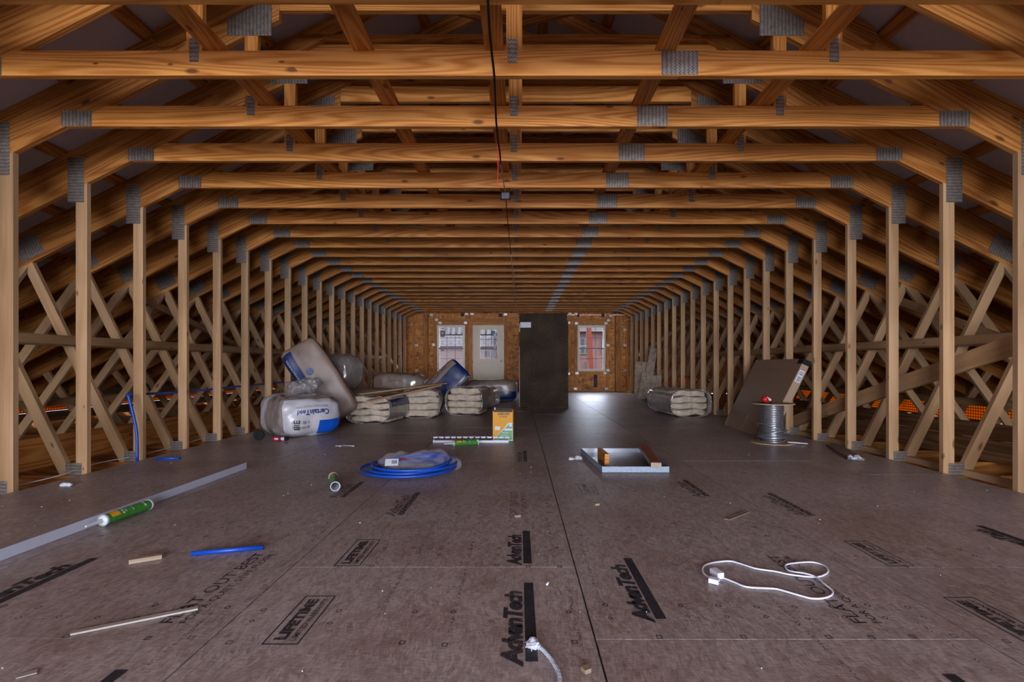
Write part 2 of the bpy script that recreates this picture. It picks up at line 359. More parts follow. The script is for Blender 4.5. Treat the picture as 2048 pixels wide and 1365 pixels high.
# ------------------------------------------------------------------ mesh helpers
class MB:
    def __init__(s): s.v = []; s.f = []; s.uv = []; s.mi = []; s.sm = []
    def face(s, idx, uvs, mi=0, smooth=False):
        s.f.append(tuple(idx)); s.uv.append(list(uvs)); s.mi.append(mi); s.sm.append(smooth)
    def stick(s, p0, p1, w, t, tdir, mi=0):
        """a board from p0 to p1; t = its size along tdir, w = its size across both"""
        p0, p1 = Vector(p0), Vector(p1)
        d = (p1 - p0); ln = d.length; d.normalize()
        td = Vector(tdir); td = (td - d * td.dot(d)).normalized()
        wd = d.cross(td)
        o = len(s.v)
        for a in (0, ln):
            for (i, j) in ((-1, -1), (1, -1), (1, 1), (-1, 1)):
                s.v.append(p0 + d * a + wd * (i * w / 2) + td * (j * t / 2))
        off = [0, w + .03, w + t + .06, 2 * w + t + .09]
        ex = [w, t, w, t]
        for q in range(4):
            a, b = o + q, o + (q + 1) % 4
            v0, v1 = off[q], off[q] + ex[q]
            s.face((a, b, b + 4, a + 4), ((0, v0), (0, v1), (ln, v1), (ln, v0)), mi)
        s.face((o + 3, o + 2, o + 1, o), ((0, 0), (w * .2, 0), (w * .2, t), (0, t)), mi)
        s.face((o + 4, o + 5, o + 6, o + 7), ((0, 0), (w * .2, 0), (w * .2, t), (0, t)), mi)
        return s
    def box(s, c, size, R=None, mi=0):
        c = Vector(c); sx, sy, sz = size
        R = R or Matrix.Identity(3)
        o = len(s.v)
        for k in (-1, 1):
            for j in (-1, 1):
                for i in (-1, 1):
                    s.v.append(c + R @ Vector((i * sx / 2, j * sy / 2, k * sz / 2)))
        for idx, ax, ay, du, dv in (((0, 2, 3, 1), 0, 1, sy, sx), ((4, 5, 7, 6), 0, 1, sx, sy), ((0, 1, 5, 4), 0, 2, sx, sz), ((2, 6, 7, 3), 0, 2, sz, sx), ((0, 4, 6, 2), 1, 2, sz, sy), ((1, 3, 7, 5), 1, 2, sy, sz)):
            s.face([o + q for q in idx], ((0, 0), (du, 0), (du, dv), (0, dv)), mi)
        return s
    def prism(s, poly, y0, y1, gdir=(1, 0), mi=0):
        """polygon (x, z), counter-clockwise as seen from -Y, pulled from y0 (front) to y1"""
        n = len(poly); o = len(s.v)
        g = Vector(gdir).normalized(); h = Vector((-g.y, g.x))
        for y in (y0, y1):
            for (x, z) in poly: s.v.append(Vector((x, y, z)))
        uv = [(Vector(p).dot(g), Vector(p).dot(h)) for p in poly]
        s.face(range(o, o + n), uv, mi)
        s.face([o + n + i for i in reversed(range(n))], [uv[i] for i in reversed(range(n))], mi)
        for i in range(n):
            j = (i + 1) % n
            s.face((o + i, o + n + i, o + n + j, o + j), ((uv[i][0], 0.4), (uv[i][0], 0.4 + y1 - y0), (uv[j][0], 0.4 + y1 - y0), (uv[j][0], 0.4)), mi)
        return s
    def tube(s, pts, r, n=8, mi=0, caps=True, closed=False):
        pts = [Vector(p) for p in pts]; o = len(s.v); m = len(pts)
        rr = r if hasattr(r, '__len__') else [r] * m
        up = Vector((0, 0, 1)); dist = 0
        for i, p in enumerate(pts):
            if closed: d = pts[(i + 1) % m] - pts[i - 1]
            else: d = pts[min(i + 1, m - 1)] - pts[max(i - 1, 0)]
            d.normalize()
            a = d.cross(up)
            if a.length < 1e-3: a = d.cross(Vector((1, 0, 0)))
            a.normalize(); b = a.cross(d)
            for k in range(n):
                t = 2 * PI * k / n
                s.v.append(p + (a * math.cos(t) + b * math.sin(t)) * rr[i])
        for i in range(m if closed else m - 1):
            j = (i + 1) % m
            for k in range(n):
                k2 = (k + 1) % n
                s.face((o + i * n + k, o + j * n + k, o + j * n + k2, o + i * n + k2), ((i, k / n), (i + 1, k / n), (i + 1, (k + 1) / n), (i, (k + 1) / n)), mi, True)
        if caps and not closed:
            s.face([o + k for k in range(n)], [(0, 0)] * n, mi)
            s.face([o + (m - 1) * n + k for k in reversed(range(n))], [(0, 0)] * n, mi)
        return s
    def lathe(s, prof, n=24, c=(0, 0, 0), mi=0, R=None):
        o = len(s.v); R = R or Matrix.Identity(3); c = Vector(c)
        for (r, z) in prof:
            for k in range(n):
                t = 2 * PI * k / n
                s.v.append(c + R @ Vector((r * math.cos(t), r * math.sin(t), z)))
        for i in range(len(prof) - 1):
            for k in range(n):
                k2 = (k + 1) % n
                s.face((o + i * n + k, o + i * n + k2, o + (i + 1) * n + k2, o + (i + 1) * n + k), ((k / n, i), ((k + 1) / n, i), ((k + 1) / n, i + 1), (k / n, i + 1)), mi, False)
        return s
    def mesh(s, name, mats):
        me = bpy.data.meshes.new(name)
        me.from_pydata([tuple(v) for v in s.v], [], s.f)
        ul = me.uv_layers.new(name='UVMap')
        flat = [c for f in s.uv for uv in f for c in uv]
        ul.data.foreach_set('uv', flat)
        for m in (mats if isinstance(mats, (list, tuple)) else [mats]): me.materials.append(m)
        me.polygons.foreach_set('material_index', s.mi)
        me.polygons.foreach_set('use_smooth', s.sm)
        me.update()
        return me

def obj(name, mb, mat, parent=None, loc=None, rot=None):
    me = mb if isinstance(mb, bpy.types.Mesh) else mb.mesh(name, mat)
    o = bpy.data.objects.new(name, me); COL.objects.link(o)
    if parent is not None: o.parent = parent
    if loc is not None: o.location = loc
    if rot is not None: o.rotation_euler = rot
    return o
def tag(o, label, cat, group=None, kind=None):
    o['label'] = label; o['category'] = cat
    if group: o['group'] = group
    if kind: o['kind'] = kind
    return o
def thing(name, label, cat, loc=(0, 0, 0), rot=(0, 0, 0), group=None):
    o = bpy.data.objects.new(name, None); COL.objects.link(o)
    o.empty_display_size = 0.1
    o.location = loc; o.rotation_euler = rot
    return tag(o, label, cat, group)
def structure(name, mb=None, mat=None, loc=(0, 0, 0)):
    if mb is None:
        o = bpy.data.objects.new(name, None); COL.objects.link(o)
    else: o = obj(name, mb, mat)
    o.location = loc; o['kind'] = 'structure'
    return o
def FL(px, py, z=0.0):
    y = (CH - z) * FPX / (py - VY)
    return Vector(((px - VX) * y / FPX, y, z))
def AT(px, py, y): return Vector(((px - VX) * y / FPX, y, CH + (VY - py) * y / FPX))
def smooth(pts, n=6, closed=False):
    pts = [Vector(p) for p in pts]; out = []; m = len(pts)
    rng = range(m) if closed else range(m - 1)
    for i in rng:
        if closed: p0, p1, p2, p3 = pts[i - 1], pts[i], pts[(i + 1) % m], pts[(i + 2) % m]
        else: p0, p1, p2, p3 = pts[max(i - 1, 0)], pts[i], pts[i + 1], pts[min(i + 2, m - 1)]
        for k in range(n):
            t = k / n
            out.append(0.5 * ((2 * p1) + (p2 - p0) * t + (2 * p0 - 5 * p1 + 4 * p2 - p3) * t * t + (3 * p1 - p0 - 3 * p2 + p3) * t ** 3))
    if not closed: out.append(pts[-1])
    return out
def clip(poly, a, b, c):
    """keep the side where a*x + b*z <= c"""
    out = []
    for i in range(len(poly)):
        p, q = poly[i], poly[(i + 1) % len(poly)]
        dp, dq = a * p[0] + b * p[1] - c, a * q[0] + b * q[1] - c
        if dp <= 0: out.append(p)
        if (dp < 0 < dq) or (dq < 0 < dp):
            t = dp / (dp - dq); out.append((p[0] + (q[0] - p[0]) * t, p[1] + (q[1] - p[1]) * t))
    return out
def strip2(p0, p1, w):
    d = Vector((p1[0] - p0[0], p1[1] - p0[1])).normalized(); n = Vector((-d.y, d.x)) * w / 2
    return [(p0[0] - n.x, p0[1] - n.y), (p1[0] - n.x, p1[1] - n.y), (p1[0] + n.x, p1[1] + n.y), (p0[0] + n.x, p0[1] + n.y)]
def ccw(poly):
    a = sum(poly[i][0] * poly[(i + 1) % len(poly)][1] - poly[(i + 1) % len(poly)][0] * poly[i][1] for i in range(len(poly)))
    return poly if a > 0 else poly[::-1]

_tc = {}
def text_polys(txt, bold=0.0, spacing=1.0, shear=0.0):
    """letters as flat faces in a unit box: width w (returned), capital height about 1"""
    key = (txt, bold, spacing, shear)
    if key in _tc: return _tc[key]
    cu = bpy.data.curves.new('t', 'FONT'); cu.body = txt; cu.size = 1.0; cu.offset = bold; cu.space_character = spacing; cu.shear = shear
    cu.resolution_u = 3; cu.fill_mode = 'FRONT'
    o = bpy.data.objects.new('t', cu); COL.objects.link(o)
    bpy.context.view_layer.update()
    me = bpy.data.meshes.new_from_object(o.evaluated_get(bpy.context.evaluated_depsgraph_get()))
    vs = [Vector(v.co) for v in me.vertices]; fs = [tuple(p.vertices) for p in me.polygons]
    bpy.data.objects.remove(o); bpy.data.curves.remove(cu); bpy.data.meshes.remove(me)
    x0 = min(v.x for v in vs); x1 = max(v.x for v in vs)
    caps = 0.73
    out = ([Vector(((v.x - x0), v.y / caps, 0)) for v in vs], fs, x1 - x0)
    _tc[key] = out
    return out
def add_text(mb, txt, place, width, height, bold=0.0, spacing=1.0, shear=0.0, mi=0):
    """place(u, v) turns letter coordinates (metres along and up) into a point"""
    vs, fs, w = text_polys(txt, bold, spacing, shear)
    o = len(mb.v)
    for v in vs: mb.v.append(Vector(place(v.x / w * width, v.y * height)))
    for f in fs: mb.face([o + i for i in f], [(0, 0)] * len(f), mi)

# superellipsoid bags
def surf(a, b, c, h, p, amp, fq, seed, st=(1, 1, 1)):
    n = (abs(a) ** p + abs(b) ** p + abs(c) ** p) ** (1 / p)
    d = Vector((a / n, b / n, c / n))
    pos = Vector((d.x * h[0], d.y * h[1], d.z * h[2]))
    q = Vector((pos.x * fq * st[0] + seed, pos.y * fq * st[1], pos.z * fq * st[2]))
    disp = amp * (noise.noise(q) + 0.5 * noise.noise(q * 2.3))
    return pos + d.normalized() * disp
def bag_mb(h, N_=18, p=5.0, amp=0.02, fq=3.0, seed=0.0, st=(1, 1, 1), pick=None, mb=None, off=Vector((0, 0, 0))):
    mb = mb or MB()
    faces = (('front', lambda u, v: (u, -1, v)), ('back', lambda u, v: (-u, 1, v)), ('right', lambda u, v: (1, u, v)), ('left', lambda u, v: (-1, -u, v)), ('top', lambda u, v: (u, v, 1)), ('bottom', lambda u, v: (u, -v, -1)))
    for fname, fn in faces:
        o = len(mb.v)
        for j in range(N_ + 1):
            for i in range(N_ + 1):
                u, v = -1 + 2 * i / N_, -1 + 2 * j / N_
                mb.v.append(off + surf(*fn(u, v), h, p, amp, fq, seed, st))
        for j in range(N_):
            for i in range(N_):
                q = o + j * (N_ + 1) + i
                u, v = -1 + 2 * (i + .5) / N_, -1 + 2 * (j + .5) / N_
                mi = pick(fname, u, v) if pick else 0
                mb.face((q, q + 1, q + N_ + 2, q + N_ + 1), ((u, v),) * 4, mi, True)
    return mb

# ------------------------------------------------------------------ dimensions
SP = 0.61
YK = lambda k: 2.906 + SP * k
XC = -0.025                   # room centre line
WALL = 16.6
FRONT_Y = -7.0
zu = lambda x: 4.0 - 0.5 * abs(x)        # underside of a rafter
zt = lambda x: 4.32 - 0.5 * abs(x)

# ------------------------------------------------------------------ floor
floor = structure('floor')
rows = [(-3.405, -2.162), (-2.162, -0.962), (-0.962, 0.238), (0.238, 1.438), (1.438, 2.638), (2.638, 3.365)]
starts = [2.198, 1.625, 2.198, 1.619, 2.198, 1.62]
for r, ((x0, x1), s) in enumerate(zip(rows, starts)):
    y = s
    while y > FRONT_Y: y -= 2.438
    while y < WALL:
        a, b = max(y, FRONT_Y), min(y + 2.438, WALL)
        dz = random.Random(r * 31 + int(y * 7)).uniform(-0.0008, 0.0)
        obj('floor_panel', MB().box(((x0 + x1) / 2, (a + b) / 2, -0.0115 + dz), (x1 - x0 - 0.006, b - a - 0.0045, 0.023)), M['floor'], floor)
        y += 2.438
obj('floor_deck', MB().box((XC, (FRONT_Y + WALL) / 2, -0.028), (6.77, WALL - FRONT_Y, 0.01)), M['dark_slot'], floor)

# printing on the floor: letters run away from the camera (u = +Y) with their tops to the left (v = -X)
def printed(name, fn, mat='ink'):
    mb = MB(); fn(mb)
    return obj(name, mb, M[mat], floor)
Z = 0.0012
def logo(x, y0, y1, mat='ink', bar=True, cut=0):
    """brand stamp: word with its bar on the right-hand side"""
    def fn(mb):
        ln = y1 - y0
        add_text(mb, 'AdvanTech', lambda u, v: (x + 0.078 - 0.0 - v, y0 + u, Z), ln * 0.90, 0.062, 0.05, 0.88, 0.18)
        mb.box((x + 0.107, y0 + ln * 0.54, Z), (0.036, ln * 0.98, 0.0004))
    return printed('floor_logo', fn, mat)
def small_on_bar(x, y0, txt):
    pass
def life(x, y0, y1, mat='ink'):
    def fn(mb):
        w = 0.108; ln = y1 - y0
        add_text(mb, 'LIFETIME', lambda u, v: (x + 0.058 - v, y0 + 0.025 + u, Z), ln - 0.05, 0.036, 0.05, 1.0)
        add_text(mb, 'LIMITED WARRANTY', lambda u, v: (x + 0.092 - v, y0 + 0.02 + u, Z), ln - 0.04, 0.020, 0.012, 1.0)
        for c, sz in (((x, (y0 + y1) / 2), (0.004, ln)), ((x + w, (y0 + y1) / 2), (0.004, ln)), ((x + w / 2, y0), (w, 0.005)), ((x + w / 2, y1), (w, 0.005))):
            mb.box((c[0], c[1], Z), (sz[0], sz[1], 0.0004))
    return printed('floor_stamp', fn, mat)
def flat(x, y0, y1, mat='ink'):
    def fn(mb):
        ln = y1 - y0
        add_text(mb, 'FLAT OUT BEST', lambda u, v: (x + 0.05 - v, y0 + u, Z), ln, 0.048, 0.0, 1.0)
        add_text(mb, 'FOR A QUIET, STIFF FLOOR', lambda u, v: (x + 0.098 - v, y0 + u, Z), ln * 0.98, 0.028, 0.0, 1.0)
    return printed('floor_slogan', fn, mat)
logo(-0.07, 1.47, 2.02)
logo(0.372, 1.72, 2.28)
logo(-1.985, 1.72, 2.28)
logo(-0.07, 2.215, 2.66)
logo(-0.785, 2.93, 3.46, 'ink_faint')
logo(-1.25, 3.33, 3.78, 'ink_faint')
logo(1.12, 3.35, 3.85, 'ink_faint')
logo(1.56, 2.92, 3.45, 'ink_faint')
logo(2.34, 2.3, 2.75)
logo(-0.05, 4.55, 5.15, 'ink_faint')
logo(-1.22, 0.9, 1.44)
logo(1.08, 0.88, 1.42)
life(-0.787, 1.59, 1.92)
life(-0.787, 2.21, 2.54)
life(1.562, 1.58, 1.91)
life(1.575, 2.21, 2.52)
life(0.42, 3.44, 3.74, 'ink_faint')
flat(1.105, 1.72, 2.33)
flat(-1.20, 1.72, 2.36)
flat(-0.06, 2.92, 3.5, 'ink_faint')
def nail_marks(mb):
    rg = random.Random(5)
    for (x0, x1), ys in (((-0.962, 0.238), (1.595, 2.21, 3.0)), ((0.238, 1.438), (1.63, 2.6)), ((-2.162, -0.962), (1.63, 2.6)), ((1.438, 2.638), (1.60, 2.2))):
        for yb in ys:
            for i in range(9):
                x = x0 + 0.07 + i * 0.133
                for kind, dy in ((4, 0.0), (4, 0.13), (10, 0.21)):
                    if rg.random() < 0.35: continue
                    y = yb + dy + rg.uniform(-.01, .01); r = 0.013 if kind == 4 and dy == 0 else 0.010
                    a0 = PI / 4 if (kind == 4 and dy == 0) else 0
                    o = len(mb.v)
                    for q in range(kind):
                        t = a0 + 2 * PI * q / kind
                        for rr in (r, r * 0.66): mb.v.append(Vector((x + rr * math.cos(t), y + rr * 1.15 * math.sin(t), Z)))
                    for q in range(kind):
                        q2 = (q + 1) % kind
                        mb.face((o + 2 * q, o + 2 * q2, o + 2 * q2 + 1, o + 2 * q + 1), ((0, 0),) * 4)
nm = printed('nailing_marks', nail_marks, 'ink'); nm['kind'] = 'stuff'
def edge_text(mb):
    for x, y0, ln in ((-0.216, 1.66, 1.0), (-0.47, 1.75, 0.5), (0.195, 1.45, 0.55), (0.30, 2.0, 0.7), (0.16, 2.3, 0.6), (-1.0, 2.2, 0.7), (1.39, 2.1, 0.6), (0.93, 1.35, 0.75), (1.33, 1.45, 0.45), (-1.05, 1.45, 0.35), (-0.45, 2.35, 0.5), (-2.1, 1.4, 0.5), (0.98, 2.3, .5)):
        add_text(mb, 'SPACE ENDS AND EDGES 1/8"', lambda u, v: (x - v, y0 + u, Z), ln, 0.013, 0.0, 1.0)
printed('edge_print', edge_text, 'ink_faint')

# ------------------------------------------------------------------ ceiling: roof sheets and purlins
ceiling = structure('ceiling')
Y0R, Y1R = FRONT_Y - 0.3, WALL + 0.4
nrm = Vector((0.4472, 0, 0.8944))
for sgn in (-1, 1):
    mb = MB()
    a = Vector((0, 0, zt(0) + 0.046)); b = Vector((7.70, 0, zt(7.70) + 0.046))
    poly = [(0.0, a.z), (7.70, b.z), (7.70, b.z + 0.01), (0.0, a.z + 0.01)]
    if sgn < 0: poly = [(-x, z) for x, z in poly]
    obj('roof_sheet', mb.prism(ccw(poly), Y0R, Y1R), M['roof'], ceiling, (XC, 0, 0))
pm = None
for sgn in (-1, 1):
    for i in range(14):
        x = 0.25 + i * 0.56
        c = Vector((x, 0, zt(x))) + nrm * 0.0195
        me = MB().stick((sgn * c.x, Y0R, c.z), (sgn * c.x, Y1R, c.z), 0.089, 0.038, (sgn * nrm.x, 0, nrm.z)).mesh('purlin', M['rafter'])
        obj('purlin', me, None, ceiling, (XC, 0, 0))

# ------------------------------------------------------------------ roof trusses
TH = 0.038
def mir(poly, s): return ccw([(s * x, z) for x, z in poly])
parts = []     # (name, mesh)
def part(name, poly, mat, g, y0=0.0, y1=TH, s=1):
    g = (g[0] * s, g[1])
    parts.append((name, MB().prism(mir(poly, s), y0, y1, g).mesh(name, M[mat])))
def plate(name, cx, cz, w, h, ang=0.0, vertical=True, y=-0.0022, s=1):
    """pressed nail plate on the front face; teeth rows run across it"""
    mb = MB(); o = 0
    R = Matrix.Rotation(-ang * s, 3, 'Y')
    mb.box((s * cx, y, cz), (w, 0.0018, h), R)
    for q, f in enumerate(mb.uv):
        d = [(v if vertical else (v[1], v[0])) for v in f]
        mb.uv[q] = d
    parts.append((name, mb.mesh(name, M['plate'])))
ZB, ZT = 2.475, 2.615
# collar beam in two pieces that meet under the splice plate
xs = 0.925
part('collar_beam', [(-3.05, ZB), (xs, ZB), (xs, ZT), (-2.77, ZT)], 'pine', (1, 0))
part('collar_beam', [(xs + .002, ZB), (3.05, ZB), (2.77, ZT), (xs + .002, ZT)], 'pine', (1, 0))
for s in (-1, 1):
    part('rafter', [(1.6, zu(1.6)), (7.62, zu(7.62)), (7.62, zt(7.62)), (1.84, zt(1.84)), (1.6, zt(1.84))], 'rafter', (2, -1), s=s)
    part('post', [(3.40, -0.028), (3.489, -0.028), (3.489, zu(3.489)), (3.40, zu(3.40))], 'spruce', (0, 1), s=s)
    w1 = strip2((3.53, -0.10), (4.50, 1.88), 0.089)
    w1 = clip(w1, 0, -1, 0.028); w1 = clip(w1, -1, 0, -3.490); w1 = clip(w1, 0.5, 1, 4.0); w1 = clip(w1, 1, 0, 4.45)
    part('web', w1, 'spruce', (0.44, 0.9), s=s)
    w2 = strip2((4.40, 1.90), (5.85, -0.10), 0.089)
    w2 = clip(w2, 0, -1, 0.028); w2 = clip(w2, 0.5, 1, 4.0); w2 = clip(w2, -1, 0, -4.452)
    part('web', w2, 'spruce', (0.6, -0.8), s=s)
    w3 = strip2((5.90, -0.10), (6.60, 0.85), 0.089)
    w3 = clip(w3, 0, -1, 0.028); w3 = clip(w3, 0.5, 1, 4.0); w3 = clip(w3, -1, 0, -5.852)
    part('web', w3, 'spruce', (0.6, 0.8), s=s)
    part('hanger', [(1.745, ZT), (1.834, ZT), (1.834, zu(1.834)), (1.745, zu(1.745))], 'pine', (0, 1), s=s)
    # cap rafter lapped on the front of the main rafter, with a nosed end
    cap = [(0.0, zt(0) - 0.15), (2.32, zt(2.32) - 0.15), (2.40, zt(2.40) - 0.12), (2.43, zt(2.43) - 0.06), (2.40, zt(2.40)), (0.0, zt(0))]
    part('cap_rafter', cap, 'rafter', (2, -1), -0.042, -0.004, s=s)
    part('cap_web', clip(strip2((0.02, 3.55), (1.0, 3.80), 0.07), 0.5, 1, 4.165), 'rafter', (4, 1), -0.042, -0.004, s=s)
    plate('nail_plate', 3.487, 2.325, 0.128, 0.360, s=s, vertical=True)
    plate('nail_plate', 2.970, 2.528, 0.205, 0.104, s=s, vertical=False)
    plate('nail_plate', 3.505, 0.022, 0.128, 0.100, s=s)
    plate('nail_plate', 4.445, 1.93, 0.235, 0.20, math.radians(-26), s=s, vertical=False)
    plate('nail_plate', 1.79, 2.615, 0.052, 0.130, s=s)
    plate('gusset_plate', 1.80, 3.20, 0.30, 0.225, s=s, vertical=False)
part('top_chord', [(-1.598, 3.26), (1.598, 3.26), (1.598, 3.40), (-1.598, 3.40)], 'pine', (1, 0))
part('cap_chord', [(-1.70, 3.42), (1.70, 3.42), (1.70, 3.455), (-1.70, 3.455)], 'rafter', (1, 0), -0.042, 0.047)
part('king_post', [(-0.0445, ZT), (0.0445, ZT), (0.0445, 3.26), (-0.0445, 3.26)], 'pine', (0, 1))
part('bottom_chord', [(-7.62, -0.265), (7.62, -0.265), (7.62, -0.03), (-7.62, -0.03)], 'rafter', (1, 0))
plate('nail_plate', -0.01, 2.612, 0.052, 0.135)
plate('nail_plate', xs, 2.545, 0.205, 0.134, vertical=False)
K0, K1 = -1, 21
ORD = ['first', 'second', 'third', 'fourth', 'fifth', 'sixth', 'seventh', 'eighth', 'ninth', 'tenth', 'eleventh', 'twelfth', 'thirteenth']
rg = random.Random(3)
for k in range(K0, K1 + 1):
    i = k - K0
    if i == 0: lab = 'roof truss nearest the camera, its collar beam cut by the top edge of the photo'
    elif i < 12: lab = f'timber attic roof truss with metal nail plates, {ORD[i]} counting from the camera'
    else:
        j = K1 - k
        lab = ('timber attic roof truss standing closest to the far end wall' if j == 0 else f'timber attic roof truss with metal nail plates, {ORD[j]} counting from the far end wall')
    t = thing('roof_truss', lab, 'truss', (XC + rg.uniform(-.006, .006), YK(k), rg.uniform(-.004, .004)), group='roof trusses along the attic')
    for name, me in parts:
        obj(name, me, None, t)

# ------------------------------------------------------------------ braces and boards that tie the trusses together
def board(name, label, cat, p0, p1, w, t, tdir, mat='spruce', group=None):
    p0, p1 = Vector(p0), Vector(p1)
    o = obj(name, MB().stick((0, 0, 0), p1 - p0, w, t, tdir), M[mat]); o.location = p0
    return tag(o, label, cat, group)
for x, lab in ((-1.675, 'far left'), (-0.85, 'left of centre'), (-0.115, 'at the centre'), (0.85, 'right of centre'), (1.675, 'far right')):
    board('lateral_brace', f'flat pine brace running along the tops of the collar beams, {lab}', 'brace', (XC + x, 1.6, ZT + 0.021), (XC + x, WALL - 0.2, ZT + 0.021), 0.105, 0.038, (0, 0, 1), 'pine', 'braces on top of the collar beams')
g = 'braces behind the knee wall posts'
wd = Vector((0.9, 0, -0.44))
for s, side in ((-1, 'left'), (1, 'right')):
    X = lambda v: XC + s * v
    n = (s * 0.9, 0, -0.44)
    board('web_brace', f'long horizontal brace nailed across the webs behind the {side} posts at mid height', 'brace', (X(4.018), 1.8, 1.07), (X(4.018), WALL - .2, 1.07), 0.089, 0.038, n, 'spruce', g)
    board('web_brace', f'outer horizontal brace low down on the webs deep in the {side} eave', 'brace', (X(5.62), 1.8, 0.40), (X(5.62), WALL - .2, 0.40), 0.089, 0.038, (s * .8, 0, .6), 'spruce', g)
    board('web_brace', f'outer horizontal brace higher up on the webs of the {side} eave', 'brace', (X(5.06), 2.4, 1.16), (X(5.06), WALL - .2, 1.16), 0.089, 0.038, (s * .8, 0, .6), 'spruce', g)
board('diagonal_brace', 'long diagonal brace rising towards the camera behind the right posts', 'brace', (XC + 3.565, 6.95, 0.05), (XC + 3.565, 3.3, 1.12), 0.14, 0.036, (1, 0, 0), 'spruce', g)
board('diagonal_brace', 'short diagonal brace under the rafters high up behind the near right posts', 'brace', (XC + 4.56, 6.3, 1.66), (XC + 4.56, 4.5, 0.95), 0.089, 0.036, (.9, 0, -.44), 'spruce', g)
board('diagonal_brace', 'diagonal brace falling away from the camera high behind the left posts', 'brace', (XC - 4.56, 6.2, 1.70), (XC - 4.56, 9.0, 1.05), 0.089, 0.036, (-.9, 0, -.44), 'spruce', g)
board('diagonal_brace', 'light diagonal brace falling to the end wall behind the far left posts', 'brace', (XC - 3.62, 11.2, 1.80), (XC - 3.62, 16.3, 0.62), 0.089, 0.036, (1, 0, 0), 'spruce', g)
board('diagonal_brace', 'light diagonal brace falling to the end wall behind the far right posts', 'brace', (XC + 3.62, 10.7, 1.80), (XC + 3.62, 16.3, 1.05), 0.089, 0.036, (1, 0, 0), 'spruce', g)
g2 = 'boards on edge behind the knee walls'
board('edge_board', 'wide pine board set on edge along the floor behind the left posts', 'board', (-4.05, 1.6, 0.115), (-4.05, 9.5, 0.115), 0.26, 0.038, (1, 0, 0), 'rafter', g2)
board('edge_board', 'wide dark board set on edge along the floor behind the right posts', 'board', (4.30, 1.6, 0.07), (4.30, 9.5, 0.07), 0.19, 0.038, (1, 0, 0), 'dark_board', g2)
board('edge_board', 'brown board above the dark one behind the right posts', 'board', (4.30, 1.6, 0.25), (4.30, 10.5, 0.25), 0.14, 0.040, (1, 0, 0), 'dark_board', g2)
board('floor_strip', 'narrow wood strip lying along the foot of the right posts', 'board', (XC + 3.58, 1.6, 0.0), (XC + 3.58, 8.0, 0.0), 0.06, 0.05, (0, 0, 1), 'spruce', g2)
board('wood_offcut', 'small wood block lying in the gap behind the nearest left post', 'wood', (-3.78, 3.72, 0.03), (-3.98, 3.72, 0.03), 0.10, 0.06, (0, 0, 1), 'spruce')

# ------------------------------------------------------------------ eaves and end walls
wl = structure('wall_left'); wr = structure('wall_right')
for s, w_ in ((-1, wl), (1, wr)):
    obj('fascia', MB().box((XC + s * 7.72, (Y0R + Y1R) / 2, -0.22), (0.03, Y1R - Y0R, 0.4)), M['osb'], w_)
    obj('soffit', MB().box((XC + s * 5.65, (Y0R + Y1R) / 2, -0.30), (4.1, Y1R - Y0R, 0.02)), M['dark_board'], w_)
    obj('drop_panel', MB().box((XC + s * 7.35, (Y0R + Y1R) / 2, -0.14), (0.02, Y1R - Y0R, 0.3)), M['dark_board'], w_)
    obj('upper_panel', MB().box((XC + s * 7.25, (Y0R + Y1R) / 2, 0.485), (0.012, Y1R - Y0R, 0.41)), M['dark_board'], w_)  # added to close the gap where bright sky showed above the netting
for s, side in ((1, 'right'), (-1, 'left')):
    if s < 0: obj('lower_panel', MB().box((XC + s * 7.25, (Y0R + Y1R) / 2, 0.06), (0.012, Y1R - Y0R, 0.15)), M['dark_board'], wl)
    mb = MB()
    mb.box((0, 0, 0), (0.004, Y1R - Y0R - .2, 0.30 if s > 0 else .14))
    o = obj('eave_netting', mb, M['netting'], None, (XC + s * 7.25, (Y0R + Y1R) / 2, 0.13 if s > 0 else .21))
    tag(o, f'strip of orange mesh netting closing the eave on the {side} with daylight behind it', 'netting')

# unseen wall behind the camera, its wide opening added to let daylight in
wf = structure('wall_front')
obj('osb_panel', MB().prism([(-8, -0.3), (-3.1, -0.3), (-3.1, 2.40), (-8, 2.40)], FRONT_Y - .02, FRONT_Y), M['osb'], wf)
obj('osb_panel', MB().prism([(3.1, -0.3), (8, -0.3), (8, 2.40), (3.1, 2.40)], FRONT_Y - .02, FRONT_Y), M['osb'], wf)
obj('osb_panel', MB().prism([(-8, 2.40), (8, 2.40), (8, 2.45), (0, 4.4), (-8, 2.45)], FRONT_Y - .02, FRONT_Y), M['osb'], wf)

# far end wall
wb = structure('wall_back')
W0 = WALL
LW = (-2.605, -1.726, 0.65, 2.12); RW = (1.870, 2.749, 0.65, 2.115); DR = (-1.47, -0.485, 0.0, 2.115)
def panel(x0, x1, z0, z1):
    obj('osb_panel', MB().box(((x0 + x1) / 2, W0 + 0.006, (z0 + z1) / 2), (x1 - x0 - .003, 0.012, z1 - z0 - .003)), M['osb'], wb)
xsplit = [-8.1, -5.04, -3.82, -2.605, -1.726, -1.47, -0.485, 0.735, 1.870, 2.749, 3.9, 5.12, 8.1]
for a, b in zip(xsplit[:-1], xsplit[1:]):
    if (a, b) == (-2.605, -1.726) or (a, b) == (1.870, 2.749):
        panel(a, b, -0.05, 0.65); panel(a, b, 2.118, 2.45)
    elif (a, b) == (-1.47, -0.485): panel(a, b, 2.118, 2.45)
    else: panel(a, b, -0.05, 2.45)
obj('osb_panel', MB().prism([(-8, 2.45), (8, 2.45), (0, 4.4)], W0, W0 + .012), M['osb'], wb)
def stud(x, z0=0.038, z1=2.47, w=0.089, y=None, d=0.038, mat='pine', name='stud'):
    y = W0 - d / 2 - .001 if y is None else y
    obj(name, MB().stick((x, y, z0), (x, y, z1), w, d, (0, 1, 0)), M[mat], wb)
